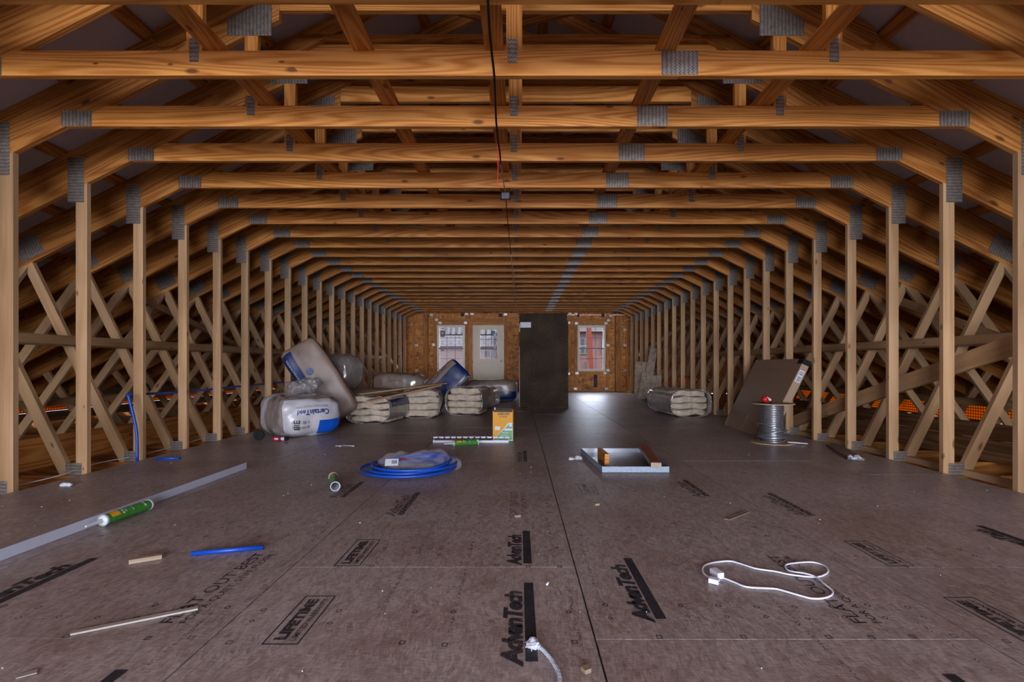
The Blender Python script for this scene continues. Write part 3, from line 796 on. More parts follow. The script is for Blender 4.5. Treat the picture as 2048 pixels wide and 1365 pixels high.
for x in (-3.37, -2.69, -1.665, -0.42, 0.25, 0.9, 1.615, 1.81, 2.82, 3.45, -4.1, -4.9, -5.7, 4.1, 4.9, 5.7):
    stud(x, 0.038, zu(x) if abs(x) > 3.05 else 2.47, 0.085)
stud(-1.535, 0.038, 2.115, 0.12)
stud(-2.95, 0.0, 2.46, 0.14, W0 - 0.19, 0.14, 'rafter', 'corner_post')
stud(3.12, 0.0, 2.40, 0.15, W0 - 0.19, 0.14, 'rafter', 'corner_post')
def block(x0, x1, z, h=0.085, d=0.036, mat='pine', name='blocking'):
    y = W0 - d / 2 - .0015
    obj(name, MB().stick((x0, y, z), (x1, y, z), h, d, (0, 1, 0)), M[mat], wb)
for (a, b) in ((-3.325, -2.735), (2.865, 3.405), (-0.375, 0.205), (0.295, 0.855), (0.945, 1.57), (1.66, 1.765), (-4.05, -3.415), (3.495, 4.05)):
    for z in (2.04, 1.48, 0.70): block(a, b, z)
block(-2.645, -1.71, 2.175, 0.11, name='window_header'); block(1.855, 2.775, 2.17, 0.11, name='window_header')
block(-1.62, -0.465, 2.175, 0.11, name='door_header')
for a, b in ((-3.4, -0.5), (-0.38, 0.86), (0.94, 2.8)): block(a, b, 2.285, 0.085, 0.040, name='wall_plate')
block(1.855, 2.775, 0.58, 0.085, name='window_sill_plate'); block(-2.645, -1.71, 0.58, 0.085, name='window_sill_plate')
block(-3.35, -1.5, 0.019, 0.038, 0.089, 'spruce', 'sole_plate'); block(-0.45, 3.4, 0.019, 0.038, 0.089, 'spruce', 'sole_plate')
for px, py in ((933, 628), (944, 628), (1011, 629), (1140, 628), (1152, 628), (1217, 641), (873, 640), (880, 646), (931, 646), (1137, 646), (1153, 647), (1212, 647), (1154, 747), (1210, 747), (1137, 748), (1216, 741), (1216, 691), (1250, 691), (1250, 741), (867, 690), (833, 691), (833, 741), (1151, 778), (1213, 778), (1250, 660), (1222, 632), (863, 630)):
    p = AT(px, py, W0 - 0.045)
    obj('joint_plate', MB().box((p.x, W0 - 0.0425, p.z), (0.10, 0.002, 0.075)), M['gusset'], wb)
for px, py, w_, h_ in ((1219, 768, 0.12, 0.42), (1156, 631, 0.08, 0.12), (1206, 631, 0.10, 0.12), (925, 630, 0.1, 0.1), (1001, 631, 0.12, 0.11)):
    p = AT(px - (28 if px == 1219 else 0), py - (6 if px == 1219 else 0), W0)
    obj('dark_print', MB().box((p.x, W0 - 0.0008, p.z), (w_, 0.001, h_)), M['ink'], wb)

def window(name, x0, x1, z0, z1, sticker=None):
    o = structure(name)
    yf = W0 - 0.02
    def bar(nm, xa, xb, za, zb, y, d, mat='window_vinyl'):
        return obj(nm, MB().box(((xa + xb) / 2, y, (za + zb) / 2), (xb - xa, d, zb - za)), M[mat], o)
    fw = 0.045
    bar('window_frame', x0, x0 + fw, z0, z1, yf, 0.10); bar('window_frame', x1 - fw, x1, z0, z1, yf, 0.10)
    bar('window_frame', x0 + fw, x1 - fw, z1 - fw, z1, yf, 0.10); bar('window_frame', x0 + fw, x1 - fw, z0, z0 + fw, yf, 0.10)
    zm = (z0 + z1) / 2
    for (za, zb, y, nm) in ((zm - .015, z1 - fw, yf + 0.02, 'upper_sash'), (z0 + fw, zm + .02, yf - 0.012, 'lower_sash')):
        mb = MB(); a, b = x0 + fw, x1 - fw; t = 0.028
        for c, sz in (((a + t / 2, (za + zb) / 2), (t, zb - za)), ((b - t / 2, (za + zb) / 2), (t, zb - za)), (((a + b) / 2, za + t / 2), (b - a - 2 * t, t)), (((a + b) / 2, zb - t / 2), (b - a - 2 * t, t))):
            mb.box((c[0], y, c[1]), (sz[0], 0.028, sz[1]))
        sash = obj(nm, mb, M['window_vinyl'], o)
        obj('pane', MB().box(((a + b) / 2, y, (za + zb) / 2), (b - a - 2 * t, 0.004, zb - za - 2 * t)), M['glass'], sash)
        for q in (1, 2):
            xx = a + (b - a) * q / 3
            obj('muntin', MB().box((xx, y - 0.006, (za + zb) / 2), (0.012, 0.006, zb - za - 2 * t)), M['print_grey'], sash)
        obj('muntin', MB().box(((a + b) / 2, y - 0.006, (za + zb) / 2), (b - a - 2 * t, 0.006, 0.012)), M['print_grey'], sash)
    bar('meeting_rail', x0 + fw, x1 - fw, zm - .02, zm + .012, yf - 0.034, 0.012, 'dkgrey')
    if sticker:
        a = x0 + fw + 0.05
        obj('sticker', MB().box((a + 0.07, yf + 0.004, z1 - 0.27), (0.155, 0.002, 0.20)), M['dkgrey'], o)
        obj('sticker', MB().box((a + 0.085, yf + 0.002, z1 - 0.235), (0.10, 0.002, 0.10)), M['red'], o)
        obj('sticker', MB().box((a + 0.065, yf - 0.0005, z1 - 0.255), (0.055, 0.002, 0.06)), M['label_white'], o)
        obj('sticker', MB().box((a + 0.075, yf + 0.004, z1 - 0.11), (0.09, 0.002, 0.03)), M['bluebag'], o)
        obj('sticker', MB().box((a + 0.06, yf - 0.018, zm - 0.05), (0.085, 0.002, 0.022)), M['teal'], o)
        obj('sticker', MB().box((a + 0.07, yf - 0.018, zm - 0.08), (0.085, 0.002, 0.022)), M['red'], o)
    return o
window('window_1', *LW, True)
window('window_2', *RW)
dr = structure('door_1')
x0, x1, z0, z1 = DR
yd = W0 - 0.012
g0 = (x0 + 0.235, x1 - 0.215, 1.04, 1.98)     # glazed opening
mb = MB()
for (xa, xb, za, zb) in ((x0 + .02, g0[0], .01, 2.095), (g0[1], x1 - .02, .01, 2.095), (g0[0], g0[1], .01, g0[2]), (g0[0], g0[1], g0[3], 2.095)):
    mb.box(((xa + xb) / 2, yd, (za + zb) / 2), (xb - xa, 0.044, zb - za))
slab = obj('door_slab', mb, M['cream'], dr)
obj('glass_pane', MB().box(((g0[0] + g0[1]) / 2, yd, (g0[2] + g0[3]) / 2), (g0[1] - g0[0], 0.006, g0[3] - g0[2])), M['glass'], slab)
mb = MB(); t = 0.03
for (xa, xb, za, zb) in ((g0[0] - t, g0[0], g0[2] - t, g0[3] + t), (g0[1], g0[1] + t, g0[2] - t, g0[3] + t), (g0[0], g0[1], g0[2] - t, g0[2]), (g0[0], g0[1], g0[3], g0[3] + t)):
    mb.box(((xa + xb) / 2, yd - 0.027, (za + zb) / 2), (xb - xa, 0.014, zb - za))
obj('glazing_bead', mb, M['cream'], slab)
for q in (1, 2): obj('muntin', MB().box((g0[0] + (g0[1] - g0[0]) * q / 3, yd - .008, (g0[2] + g0[3]) / 2), (0.014, 0.006, g0[3] - g0[2])), M['trim_white'], slab)
for q in (1, 2): obj('muntin', MB().box(((g0[0] + g0[1]) / 2, yd - .008, g0[2] + (g0[3] - g0[2]) * q / 3), (g0[1] - g0[0], 0.006, 0.014)), M['trim_white'], slab)
for cx in (x0 + 0.30, x1 - 0.27):
    mb = MB(); w_, h_ = 0.165, 0.62; cz = 0.52
    for c, sz in (((cx - w_ / 2, cz), (.02, h_)), ((cx + w_ / 2, cz), (.02, h_)), ((cx, cz - h_ / 2), (w_, .02)), ((cx, cz + h_ / 2), (w_, .02))):
        mb.box((c[0], yd - .025, c[1]), (sz[0], .012, sz[1]))
    mb.box((cx, yd - .024, cz), (w_ - .07, .008, h_ - .07))
    obj('door_panel', mb, M['cream'], slab)
obj('door_knob', MB().lathe([(0, -.0), (.02, 0), (.012, .02), (.012, .035), (.028, .045), (.03, .06), (.02, .075), (0, .078)], 14, (x1 - .085, yd - .022, 0.97), 0, Matrix.Rotation(PI / 2, 3, 'X')), M['brass'], slab)
obj('door_sticker', MB().box((g0[1] - .12, yd - .012, g0[3] - .09), (.11, .002, .10)), M['teal'], slab)
for xx in (x0 + .01, x1 - .01): obj('door_jamb', MB().box((xx, W0 - .02, 1.055), (.02, .10, 2.11)), M['cream'], dr)
obj('door_jamb', MB().box(((x0 + x1) / 2, W0 - .02, 2.105), (x1 - x0 - .04, .10, .02)), M['cream'], dr)
obj('jamb_light_strip', MB().box((x0 + .003, W0 - .075, 1.45), (.018, .012, .85)), M['label_white'], dr)  # daylight on the left jamb, painted as a thin white strip

# ------------------------------------------------------------------ outdoors
gr = structure('ground', MB().box((0, 40, -3.1), (160, 160, 0.2)), M['ground'])
hl = thing('brick_house', 'pale brick building with ribbed metal roof seen through the left window and door glass', 'building', (0, 26.5, 0))
obj('wall', MB().prism([(-14, -3), (1.2, -3), (1.2, 1.74), (-14, 1.74)], 0, 0.3), M['brick'], hl)
for r in range(4):
    for c in range(20):
        if c * .42 - 6.4 > 1.1: continue
        obj('siding_tile', MB().box((-6.4 + c * .42 + (r % 2) * .2, -0.02 - (3 - r) * .012, 1.83 + r * .15), (.405, .03, .142), Matrix.Rotation(-.03, 3, 'X')), M['siding'], hl)
rf = obj('roof', MB().prism([(-14, 2.40), (1.4, 2.40), (1.4, 2.43), (-14, 2.43)], 0, 0.1), M['metal_roof'], hl)
mb = MB(); mb.stick((-6.4, 0, 2.40), (-6.4, 5.5, 7.5), 16.0, .03, (0, -.7, .7)); obj('roof_sheet', mb, M['metal_roof'], hl)
for i in range(26):
    xx = -6.2 + i * .3
    obj('roof_rib', MB().stick((xx, -.02, 2.44), (xx, 5.48, 7.54), .06, .05, (0, -.7, .7)), M['rib'], hl)
obj('wall', MB().prism([(-14, 1.74), (1.2, 1.74), (1.2, 2.42), (-14, 2.42)], 0.06, 0.3), M['rib'], hl)
obj('gutter', MB().box((-6.4, -.08, 1.76), (15.2, .1, .07)), M['rib'], hl)
for (xa, za, w_, h_) in ((-1.55, .55, .35, .8), (-1.05, .45, .4, .6), (-1.62, 1.45, .42, .3), (-1.15, 1.42, .3, .3)):
    wdw = obj('window', MB().box((xa, -.02, za), (w_, .05, h_)), M['siding'], hl)
    obj('pane', MB().box((xa, -.05, za), (w_ * .72, .02, h_ * .78)), M['win_dark'], wdw)
obj('drain_pipe', MB().tube([(-1.22, -.25, -3.0), (-1.22, -.25, 2.2), (-1.22, .1, 2.5)], .06, 10), M['rib'], hl)
hr = thing('brick_building', 'red brick building with white sash windows seen through the right window', 'building', (0, 30, 0))
obj('wall', MB().prism([(1.5, -3), (11, -3), (11, 2.75), (1.5, 2.75)], 0, 0.3), M['brick_dark'], hr)
obj('cornice', MB().box((6.25, -.12, 3.0), (9.7, .5, .5)), M['trim_white'], hr)
obj('cornice', MB().box((6.25, -.2, 3.45), (9.9, .7, .45)), M['trim_white'], hr)
for (xa, za, w_, h_) in ((3.82, 1.95, .64, .95), (5.1, 1.95, .64, .95), (6.5, 1.95, .64, .95), (4.05, .72, .30, .60), (2.6, 1.95, .64, .95)):
    f = obj('window', MB().box((xa, -.03, za), (w_, .08, h_)), M['trim_white'], hr)
    for q in ((-1, 1) if w_ > .4 else (0,)):
        for z2 in (-.24, .24):
            obj('pane', MB().box((xa + q * w_ * .23, -.075, za + z2 * h_), (w_ * (.34 if q else .6), .02, h_ * .38)), M['win_dark'], f)
tag(obj('lift_boom', MB().stick((3.5, 24, -2.8), (3.2, 24.0, 2.9), .22, .22, (0, 1, 0)), M['crane']), 'orange red boom standing outside the right window', 'boom')

# ------------------------------------------------------------------ things
def bundle(label, loc, rotz, w, h, ln, nb, wrap, group='insulation bundles on the floor', stripe=None, seed=0):
    """open-ended bundle: folded batts in a plastic sleeve; the open end faces local -Y"""
    t = thing('insulation_bundle', label, 'insulation', loc, (0, 0, rotz), group)
    p = 3.2; n = 40; m = 16
    mb = MB(); R = random.Random(seed)
    def ring(y, sc, jit=0.0):
        out = []
        for k in range(n):
            a = 2 * PI * k / n
            ca, sa = math.cos(a), math.sin(a)
            rr = (abs(ca) ** p + abs(sa) ** p) ** (-1 / p)
            wr = 0.010 * noise.noise(Vector((seed + 3 * ca, 14 * y, 3 * sa)))
            out.append(Vector((ca * rr * w / 2 * sc + ca * wr, y + jit * noise.noise(Vector((2.2 * ca + seed, 2.2 * sa, 7.1))), h / 2 + sa * rr * h / 2 * sc + sa * wr)))
        return out
    rings = [ring(0.09, .93, .05), ring(0.02, .97, .05), ring(-0.01, .99, .05)]
    for i in range(1, m + 1):
        y = ln * i / m
        sc = 0.975 + 0.03 * math.sin(PI * i / m)
        rings.append(ring(y, sc))
    rings += [ring(ln + .03, .85), ring(ln + .05, .5), ring(ln + .055, .02)]
    for r_ in rings: mb.v += r_
    for i in range(len(rings) - 1):
        for k in range(n):
            k2 = (k + 1) % n
            a = (k + .5) / n
            mi = 1 if (stripe and stripe[0] <= a <= stripe[1] and i > 3) else 0
            mb.face((i * n + k, i * n + k2, (i + 1) * n + k2, (i + 1) * n + k), ((i / m * ln * 1, a),) * 4, mi, True)
    obj('wrapper', mb, [M[wrap], M['navy']], t)
    th = h * 0.90 / nb
    for q in range(nb):
        zc = h * .05 + th * (q + .5)
        zz = min(.92, abs(zc - h / 2) / (h / 2))
        wi = w * 0.97 * (1 - zz ** p) ** (1 / p)
        wi = max(wi, w * .74)
        b_ = bag_mb((wi / 2, ln * .45, th * .545), 14, 6.5, 0.010, 7.0, seed * 3 + q * 1.7, (1, .3, 1))
        for v in b_.v:       # sagging folds
            v.z += 0.028 * noise.noise(Vector((v.x * 5 + q * .4, seed, 0)))
        obj('insulation_batt', b_, M['batt'], t, (R.uniform(-.01, .01), ln * .45 + R.uniform(0.02, .05), zc))
    return t

def closed_bag(name, label, loc, rot, h, mats, pick=None, N_=20, p=5.0, amp=.02, fq=3.0, seed=0, st=(1, 1, 1), group='insulation bundles on the floor'):
    t = thing(name, label, 'insulation', loc, rot, group)
    obj('bag_skin', bag_mb(h, N_, p, amp, fq, seed, st, pick), mats, t)
    return t
def bag_text(t, name, txt, face, cx, cz, width, height, h, p, amp, fq, seed, st, mat, ang=0.0, bold=0.02, off=0.006):
    """letters laid on a face of a bag; ang turns them in the face"""
    mb = MB(); ca, sa = math.cos(ang), math.sin(ang)
    def place(u, v):
        u -= width / 2; v -= height / 2
        a, b = cx + u * ca - v * sa, cz + u * sa + v * ca
        if face == 'front': q = surf(a / h[0], -1, b / h[2], h, p, amp, fq, seed, st); return q + Vector((0, -off, 0))
        if face == 'top': q = surf(a / h[0], b / h[1], 1, h, p, amp, fq, seed, st); return q + Vector((0, 0, off))
        if face == 'left': q = surf(-1, -a / h[1], b / h[2], h, p, amp, fq, seed, st); return q + Vector((-off, 0, 0))
    add_text(mb, txt, place, width, height, bold)
    return obj(name, mb, M[mat], t)

# white bag with its label face to the camera
hA = (0.385, 0.52, 0.245); pA = 4.2; argA = (hA, pA, 0.028, 4.5, 2.0, (1, 1.6, 1))
def pickA(f, u, v):
    if f == 'front': return 1 if (u > 0.15 and v < -0.18) else 0
    if f == 'right': return 1 if (u < -.7 and v < -.1) else 0
    if f in ('left', 'top') and (u if f == 'left' else -v) < -0.1: return 0
    return 2 if f in ('left', 'top', 'right') else 0
RA = math.radians(40)
tA = closed_bag('insulation_bag', 'white insulation bag with upside down blue lettering, frontmost of the pile at left', (-2.75, 6.52, 0.242), (0, 0, RA), hA, [M['whitebag'], M['bluebag'], M['film']], pickA, 26, pA, 0.028, 4.5, 2.0, (1, 1.6, 1))
tb = lambda nm, txt, cx, cz, w_, h_, mat, ang=PI, bold=.02: bag_text(tA, nm, txt, 'front', cx, cz, w_, h_, *argA, mat, ang, bold)
tb('brand_print', 'CertainTeed', -0.015, 0.055, 0.36, 0.062, 'print_blue', PI, .03)
tb('small_print', 'FIBERGLASS INSULATION', -0.02, 0.125, 0.36, 0.030, 'print_grey', PI, 0)
tb('small_print', 'II  EIII  EIIE  III', -0.15, -0.06, 0.20, 0.035, 'print_black', PI, 0)
tb('small_print', 'III EII IIIE EI', -0.15, -0.12, 0.20, 0.035, 'print_black', PI, 0)
tb('small_print', 'IIIE', -0.20, -0.09, 0.12, 0.07, 'print_black', PI / 2, 0.03)
# kraft and blue bag leaning on the posts
hB = (0.275, 0.18, 0.61); pB = 7.0; argB = (hB, pB, 0.018, 3.0, 9.0, (1, 1, 1))
def pickB(f, u, v):
    if f == 'front': return 1 if (u < -0.42) else 0
    if f == 'left': return 1
    return 0
tB = closed_bag('insulation_bag', 'kraft and navy insulation bag leaning back against the left posts', (-2.84, 7.45, 0.62), (math.radians(-4), math.radians(-32), math.radians(14)), hB, [M['kraft_paper'], M['navy'], M['film']], pickB, 24, pB, 0.018, 3.0, 9.0)
bag_text(tB, 'strip_print', 'BUILDING INSULATION', 'front', -0.225, 0.28, 0.42, 0.035, *argB, 'label_white', -PI / 2, 0.0)
bag_text(tB, 'panel_print', 'FIBERGLASS BATTS', 'front', -0.03, 0.38, 0.30, 0.06, *argB, 'print_grey', -PI / 2, 0.0)
bag_text(tB, 'panel_print', 'SUPERIOR COMFORT', 'front', 0.02, -0.08, 0.34, 0.06, *argB, 'print_grey', -PI / 2, 0.0)
mbd = MB(); o = 0
ringpts = [(0.052 * math.cos(2 * PI * k / 18), 0.052 * math.sin(2 * PI * k / 18)) for k in range(18)]
for (a, b) in ringpts:
    q = surf((-0.03 + a) / hB[0], -1, (0.17 + b) / hB[2], *argB); mbd.v.append(q + Vector((0, -.007, 0)))
mbd.face(range(18), [(0, 0)] * 18); obj('round_emblem', mbd, M['print_blue'], tB)
# bundles
bundle('open ended insulation bundle of cream batts beside the white bag, leftmost of its row', (-2.20, 7.52, 0), math.radians(-8), 0.68, 0.41, 0.85, 4, 'film', stripe=(0.02, 0.22), seed=1)
bundle('open ended insulation bundle in the middle of the front row with four cream batts', (-1.585, 8.30, 0), math.radians(3), 0.64, 0.47, 0.75, 4, 'film', seed=2)
bundle('open ended insulation bundle of cream batts at the right end of the front row', (-0.93, 8.72, 0), math.radians(-7), 0.64, 0.49, 0.85, 4, 'film', seed=4)
bundle('silver wrapped insulation bundle alone on the right side of the floor', (2.80, 8.42, 0), math.radians(6), 0.68, 0.46, 1.15, 4, 'film', seed=5)
# bundle lying on the pile, its round side to the camera
hC = (0.33, 0.29, 0.29); pC = 3.4
def pickC(f, u, v): return 1 if f == 'left' or (f in ('front', 'top', 'back') and (u if f != 'back' else -u) < -0.55) else 0
tC = closed_bag('insulation_bundle', 'thick film wrapped bundle lying on top of the pile beside the leaning bag', (-2.95, 8.55, 0.745), (0, math.radians(4), math.radians(-18)), hC, [M['film'], M['batt']], pickC, 22, pC, 0.016, 5.0, 4.0, (3, 1, 1))
bag_text(tC, 'wrap_print', 'CERTAINTEED', 'front', 0.1, 0.1, 0.26, 0.02, hC, pC, .016, 5.0, 4.0, (3, 1, 1), 'print_blue', 0, 0)
closed_bag('insulation_bag', 'flat kraft bag at the back of the pile under the film wrapped bundle', (-2.55, 8.95, 0.225), (0, 0, math.radians(4)), (0.62, 0.36, 0.225), [M['kraft'], M['navy']], None, 18, 4.2, .02, 4.0, 12.0)
tH = closed_bag('insulation_bag', 'kraft bag with shiny folds lying across the back of the pile', (-2.28, 10.05, 0.49), (0, math.radians(3), math.radians(-6)), (0.52, 0.33, 0.21), [M['kraft'], M['film']], lambda f, u, v: 1 if (f in ('top', 'front') and u > .25) else 0, 22, 3.6, .018, 5.0, 15.0, (3, 1, 1))
bag_text(tH, 'wrap_print', 'CERTAINTEED', 'front', 0.0, 0.07, 0.24, 0.035, (0.52, 0.33, 0.21), 3.6, .018, 5.0, 15.0, (3, 1, 1), 'print_blue', 0.1, 0)
closed_bag('insulation_bag', 'lower kraft bag under the shiny folded one at the back of the pile', (-2.30, 10.15, 0.135), (0, 0, math.radians(3)), (0.54, 0.36, 0.135), [M['kraft'], M['navy']], None, 16, 4.2, .015, 4.0, 18.0)
hG = (0.25, 0.16, 0.44); pG = 7.0
tG = closed_bag('insulation_bag', 'navy blue bag propped up at a slant on the bundles below the far window', (-1.36, 9.72, 0.50), (math.radians(-14), math.radians(42), math.radians(-12)), hG, [M['navy'], M['kraft_paper'], M['film']], lambda f, u, v: (1 if u < -.42 else 0) if f == 'front' else (1 if f in ('left', 'bottom') else (2 if f == 'right' else 0)), 24, pG, .014, 3.5, 21.0)
bag_text(tG, 'brand_print', 'INSULPURE', 'front', -0.195, -0.02, 0.5, 0.05, hG, pG, .014, 3.5, 21.0, (1, 1, 1), 'print_blue', PI / 2, .02)
hI = (0.62, 0.34, 0.255); pI = 5.0
tI = closed_bag('insulation_bag', 'long kraft bag with navy lower half lying beside the dark shower stall', (-0.66, 12.45, 0.255), (0, 0, math.radians(-2)), hI, [M['kraft'], M['navy'], M['film']], lambda f, u, v: (1 if v < -.12 else 0) if f in ('front', 'right', 'left') else (2 if f == 'top' else 0), 24, pI, .015, 4.0, 31.0)
closed_bag('insulation_bag', 'kraft bag between the right hand bundle and the long navy one', (-0.78, 10.3, 0.22), (0, 0, math.radians(-10)), (0.36, 0.45, 0.22), [M['kraft'], M['film']], lambda f, u, v: 1 if f == 'top' else 0, 18, 3.6, .015, 4.0, 41.0)
# crumpled plastic lying on the white bag
cp = bag_mb((0.21, 0.13, 0.095), 18, 2.5, 0.06, 9.0, 3.3)
o = obj('plastic_wrap', cp, M['smoky']); o.location = (-2.80, 6.70, 0.575); o.rotation_euler = (0, math.radians(-14), .3)
tag(o, 'crumpled smoky plastic wrap lying on top of the white bag', 'plastic')
# boards on the bundles
def long_board(label, p0, p1, w, t, mat='spruce'):
    return board('loose_board', label, 'board', p0, p1, w, t, (0, 0, 1), mat, 'loose boards lying on the bundles')
long_board('long thin board lying over the front bundles, the lower of the two', AT(735, 803, 7.25), AT(880, 771, 8.5), 0.07, 0.022, 'spruce')
long_board('upper of the two long boards lying over the bundles, its end on the navy bag', AT(716, 789, 7.95), AT(891, 767, 9.25), 0.085, 0.024, 'spruce')

# shower stall with its back to the camera
sh = thing('shower_stall', 'tall dark brown fibreglass shower stall seen from the back', 'shower', (0.475, 10.2, 0), (0, 0, math.radians(-3)))
Wd, Hd, Dp = 0.94, 1.86, 0.82
mb = MB()
nx, nz = 12, 24
for j in range(nz + 1):
    for i in range(nx + 1):
        x = -Wd / 2 + Wd * i / nx; z = 0.02 + (Hd - 0.02) * j / nz
        y = 0.004 * noise.noise(Vector((x * 4, z * 4, 1)))
        if z < .12: y += (.12 - z) * .35
        if x < -0.20 and z < 1.10: y += .028
        mb.v.append(Vector((x, y, z)))
for j in range(nz):
    for i in range(nx):
        q = j * (nx + 1) + i
        mb.face((q, q + 1, q + nx + 2, q + nx + 1), ((0, 0),) * 4, 0, True)
obj('back_shell', mb, M['fibreglass'], sh)
for s in (-1, 1):
    obj('side_shell', MB().box((s * (Wd / 2 - .004), Dp / 2, Hd / 2 + .01), (0.008, Dp, Hd - .02)), M['fibre_pale'] if s < 0 else M['fibreglass'], sh)
    obj('front_flange', MB().box((s * (Wd / 2 + .018), Dp, Hd / 2), (0.045, .008, Hd)), M['fibre_pale'], sh)
obj('inner_wall', MB().box((0, 0.075, Hd / 2 + .08), (Wd - .03, .006, Hd - .18)), M['gelcoat'], sh)
obj('shower_pan', MB().box((0, Dp / 2 + .06, .10), (Wd - .04, Dp - .14, .06)), M['gelcoat'], sh)
obj('top_flange', MB().prism([(-Wd / 2 - .02, Hd - .012), (Wd / 2 + .01, Hd - .012), (Wd / 2 + .01, Hd + .006), (-Wd / 2 - .02, Hd + .006)], -.03, .02), M['fibreglass'], sh)
obj('side_lip', MB().prism([(Wd / 2 - .005, .0), (Wd / 2 + .02, .0), (Wd / 2 + .02, 1.72), (Wd / 2 - .005, 1.72)], -.02, .04), M['fibreglass'], sh)
obj('foot_rail', MB().box((0.05, .03, .022), (Wd - .2, .03, .044)), M['fibreglass'], sh)
obj('corner_foot', MB().box((Wd / 2 - .06, -.01, .03), (.16, .08, .05), Matrix.Rotation(.15, 3, 'Y')), M['fibreglass'], sh)
lb = obj('paper_label', MB().box((-Wd / 2 + .125, -.008, Hd - .22), (.21, .003, .105)), M['label_white'], sh)
mb = MB()
for r_ in range(4): add_text(mb, 'III II IIII III', lambda u, v: (-Wd / 2 + .03 + u, -.0105, Hd - .26 + r_ * .022 + v), .185, .012)
obj('label_print', mb, M['print_grey'], lb)
obj('green_tag', MB().box((-Wd / 2 + .008, -.008, Hd - .28), (.014, .003, .15)), M['green'], sh)

# yellow carton
yb = thing('adhesive_carton', 'yellow and green open carton of subfloor adhesive on the floor', 'box', (-0.182, 5.86, 0), (0, 0, math.radians(-3)))
w_, d_, h_ = 0.225, 0.20, 0.332
mb = MB()
for c, sz in (((0, .002, h_ / 2), (w_, .004, h_)), ((0, d_, h_ / 2), (w_, .004, h_)), ((-w_ / 2, d_ / 2, h_ / 2), (.004, d_, h_)), ((w_ / 2, d_ / 2, h_ / 2), (.004, d_, h_)), ((0, d_ / 2, .002), (w_, d_, .004))): mb.box(c, sz)
obj('carton_body', mb, M['box_yellow'], yb)
obj('green_corner', MB().prism([(-w_ / 2 + .006, .008), (w_ / 2 - .004, .008), (w_ / 2 - .004, .19), (w_ / 2 - .04, .19)], -.0015, -.0005), M['green'], yb)
obj('white_band', MB().prism([(-w_ / 2, .0), (w_ / 2, .0), (w_ / 2, .2), (w_ / 2 - .05, .2)], -.0008, -.0002), M['label_white'], yb)
obj('white_band', MB().prism([(w_ / 2 - .105, .115), (w_ / 2 - .006, .115), (w_ / 2 - .006, .138), (w_ / 2 - .085, .138)], -.0022, -.0016), M['label_white'], yb)
obj('white_patch', MB().box((-.06, -.001, .14), (.06, .001, .04)), M['label_white'], yb)
obj('white_patch', MB().box((w_ / 2 - .025, -.002, .175), (.03, .001, .035)), M['label_white'], yb)
mb = MB(); add_text(mb, 'SUBFLOOR', lambda u, v: (-.055 + u, -.002, .290 + v), .13, .022, .05)
add_text(mb, '& DECK', lambda u, v: (-.035 + u, -.002, .262 + v), .085, .016, .03)
obj('carton_print', mb, M['print_black'], yb)
mb = MB()
for r_, (a, b) in enumerate(((.0, .09), (-.02, .11), (-.055, .14))): add_text(mb, 'IIIE IIE EIII', lambda u, v: (a - .01 + u, -.0024, .082 - r_ * .028 + v), b * .8, .014, .02)
obj('carton_print', mb, M['label_white'], yb)
obj('side_green', MB().prism([(0.07, .01), (d_ - .004, .01), (d_ - .004, .2)], -.001, 0).mesh('side_green', M['green']), None, yb, (w_ / 2 + .0035, 0, 0), (0, 0, PI / 2))
for a, b, rr in ((0, 0, .35), (0, d_, -.3)):
    obj('carton_flap', MB().box((0, b - (.03 if b else -.03) * .2, h_ + .002), (w_ * .92, .06, .003), Matrix.Rotation(rr, 3, 'X')), M['kraft_paper'], yb)
obj('tube_tip', MB().lathe([(.012, 0), (.008, .05), (.004, .06)], 10, (-.095, .05, h_ - .02)), M['label_white'], yb)

# caulk tubes
def caulk(label, loc, rotz, ln=0.29, r=0.029, empty=False, tilt=0):
    t = thing('adhesive_tube', label, 'tube', loc, (0, tilt, rotz), 'green adhesive tubes on the floor')
    R = Matrix.Rotation(PI / 2, 3, 'Y')      # local z -> +x
    obj('cartridge', MB().lathe([(r, 0), (r, ln)] if empty else [(0, 0.004), (r, 0), (r, ln), (0, ln)], 24, (0, 0, r), 0, R), M['green'], t)
    if empty:
        obj('inner_wall', MB().lathe([(r, ln), (r * .9, ln), (r * .9, .03), (0, .03)], 24, (0, 0, r), 0, R), M['label_white'], t)
    obj('end_ring', MB().lathe([(r * 1.0, -.002), (r * 1.06, -.002), (r * 1.06, .008), (r, .008)], 24, (0, 0, r), 0, R), M['label_white'], t)
    obj('end_ring', MB().lathe([(r * 1.0, ln - .008), (r * 1.06, ln - .008), (r * 1.06, ln + .002), (r, ln + .002)], 24, (0, 0, r), 0, R), M['label_white'], t)
    if not empty:
        obj('nozzle', MB().lathe([(r * .9, 0), (r * .5, -.006), (.011, -.010), (.009, -.03), (.005, -.10), (.0, -.10)], 16, (0, 0, r), 0, R), M['label_white'], t)
    mb = MB()
    for k in range(9):       # yellow panel and white lines wrapped on the cartridge
        a0, a1 = math.radians(20 + k * 10), math.radians(30 + k * 10)
        for (xa, xb, mi) in ((.03, .085, 0), (.10, .112, 1), (.122, .128, 1), (.17, .175, 1), (.25, .262, 1)):
            if mi == 1 and (k + int(xa * 100)) % 4 == 0: continue
            o = len(mb.v)
            for (x, a) in ((xa, a0), (xb, a0), (xb, a1), (xa, a1)):
                mb.v.append(Vector((x, -math.sin(a) * (r + .0008) if False else -math.cos(a) * (r + .0008), r + math.sin(a) * (r + .0008))))
            mb.face((o, o + 1, o + 2, o + 3), ((0, 0),) * 4, mi)
    obj('tube_label', mb, [M['label_yellow'], M['label_white']], t)
    return t
p = FL(903, 893)
caulk('green adhesive tube with nozzle lying in front of the yellow carton', (p.x + .02, p.y, 0), math.radians(22), .27)
p = FL(222, 1057)
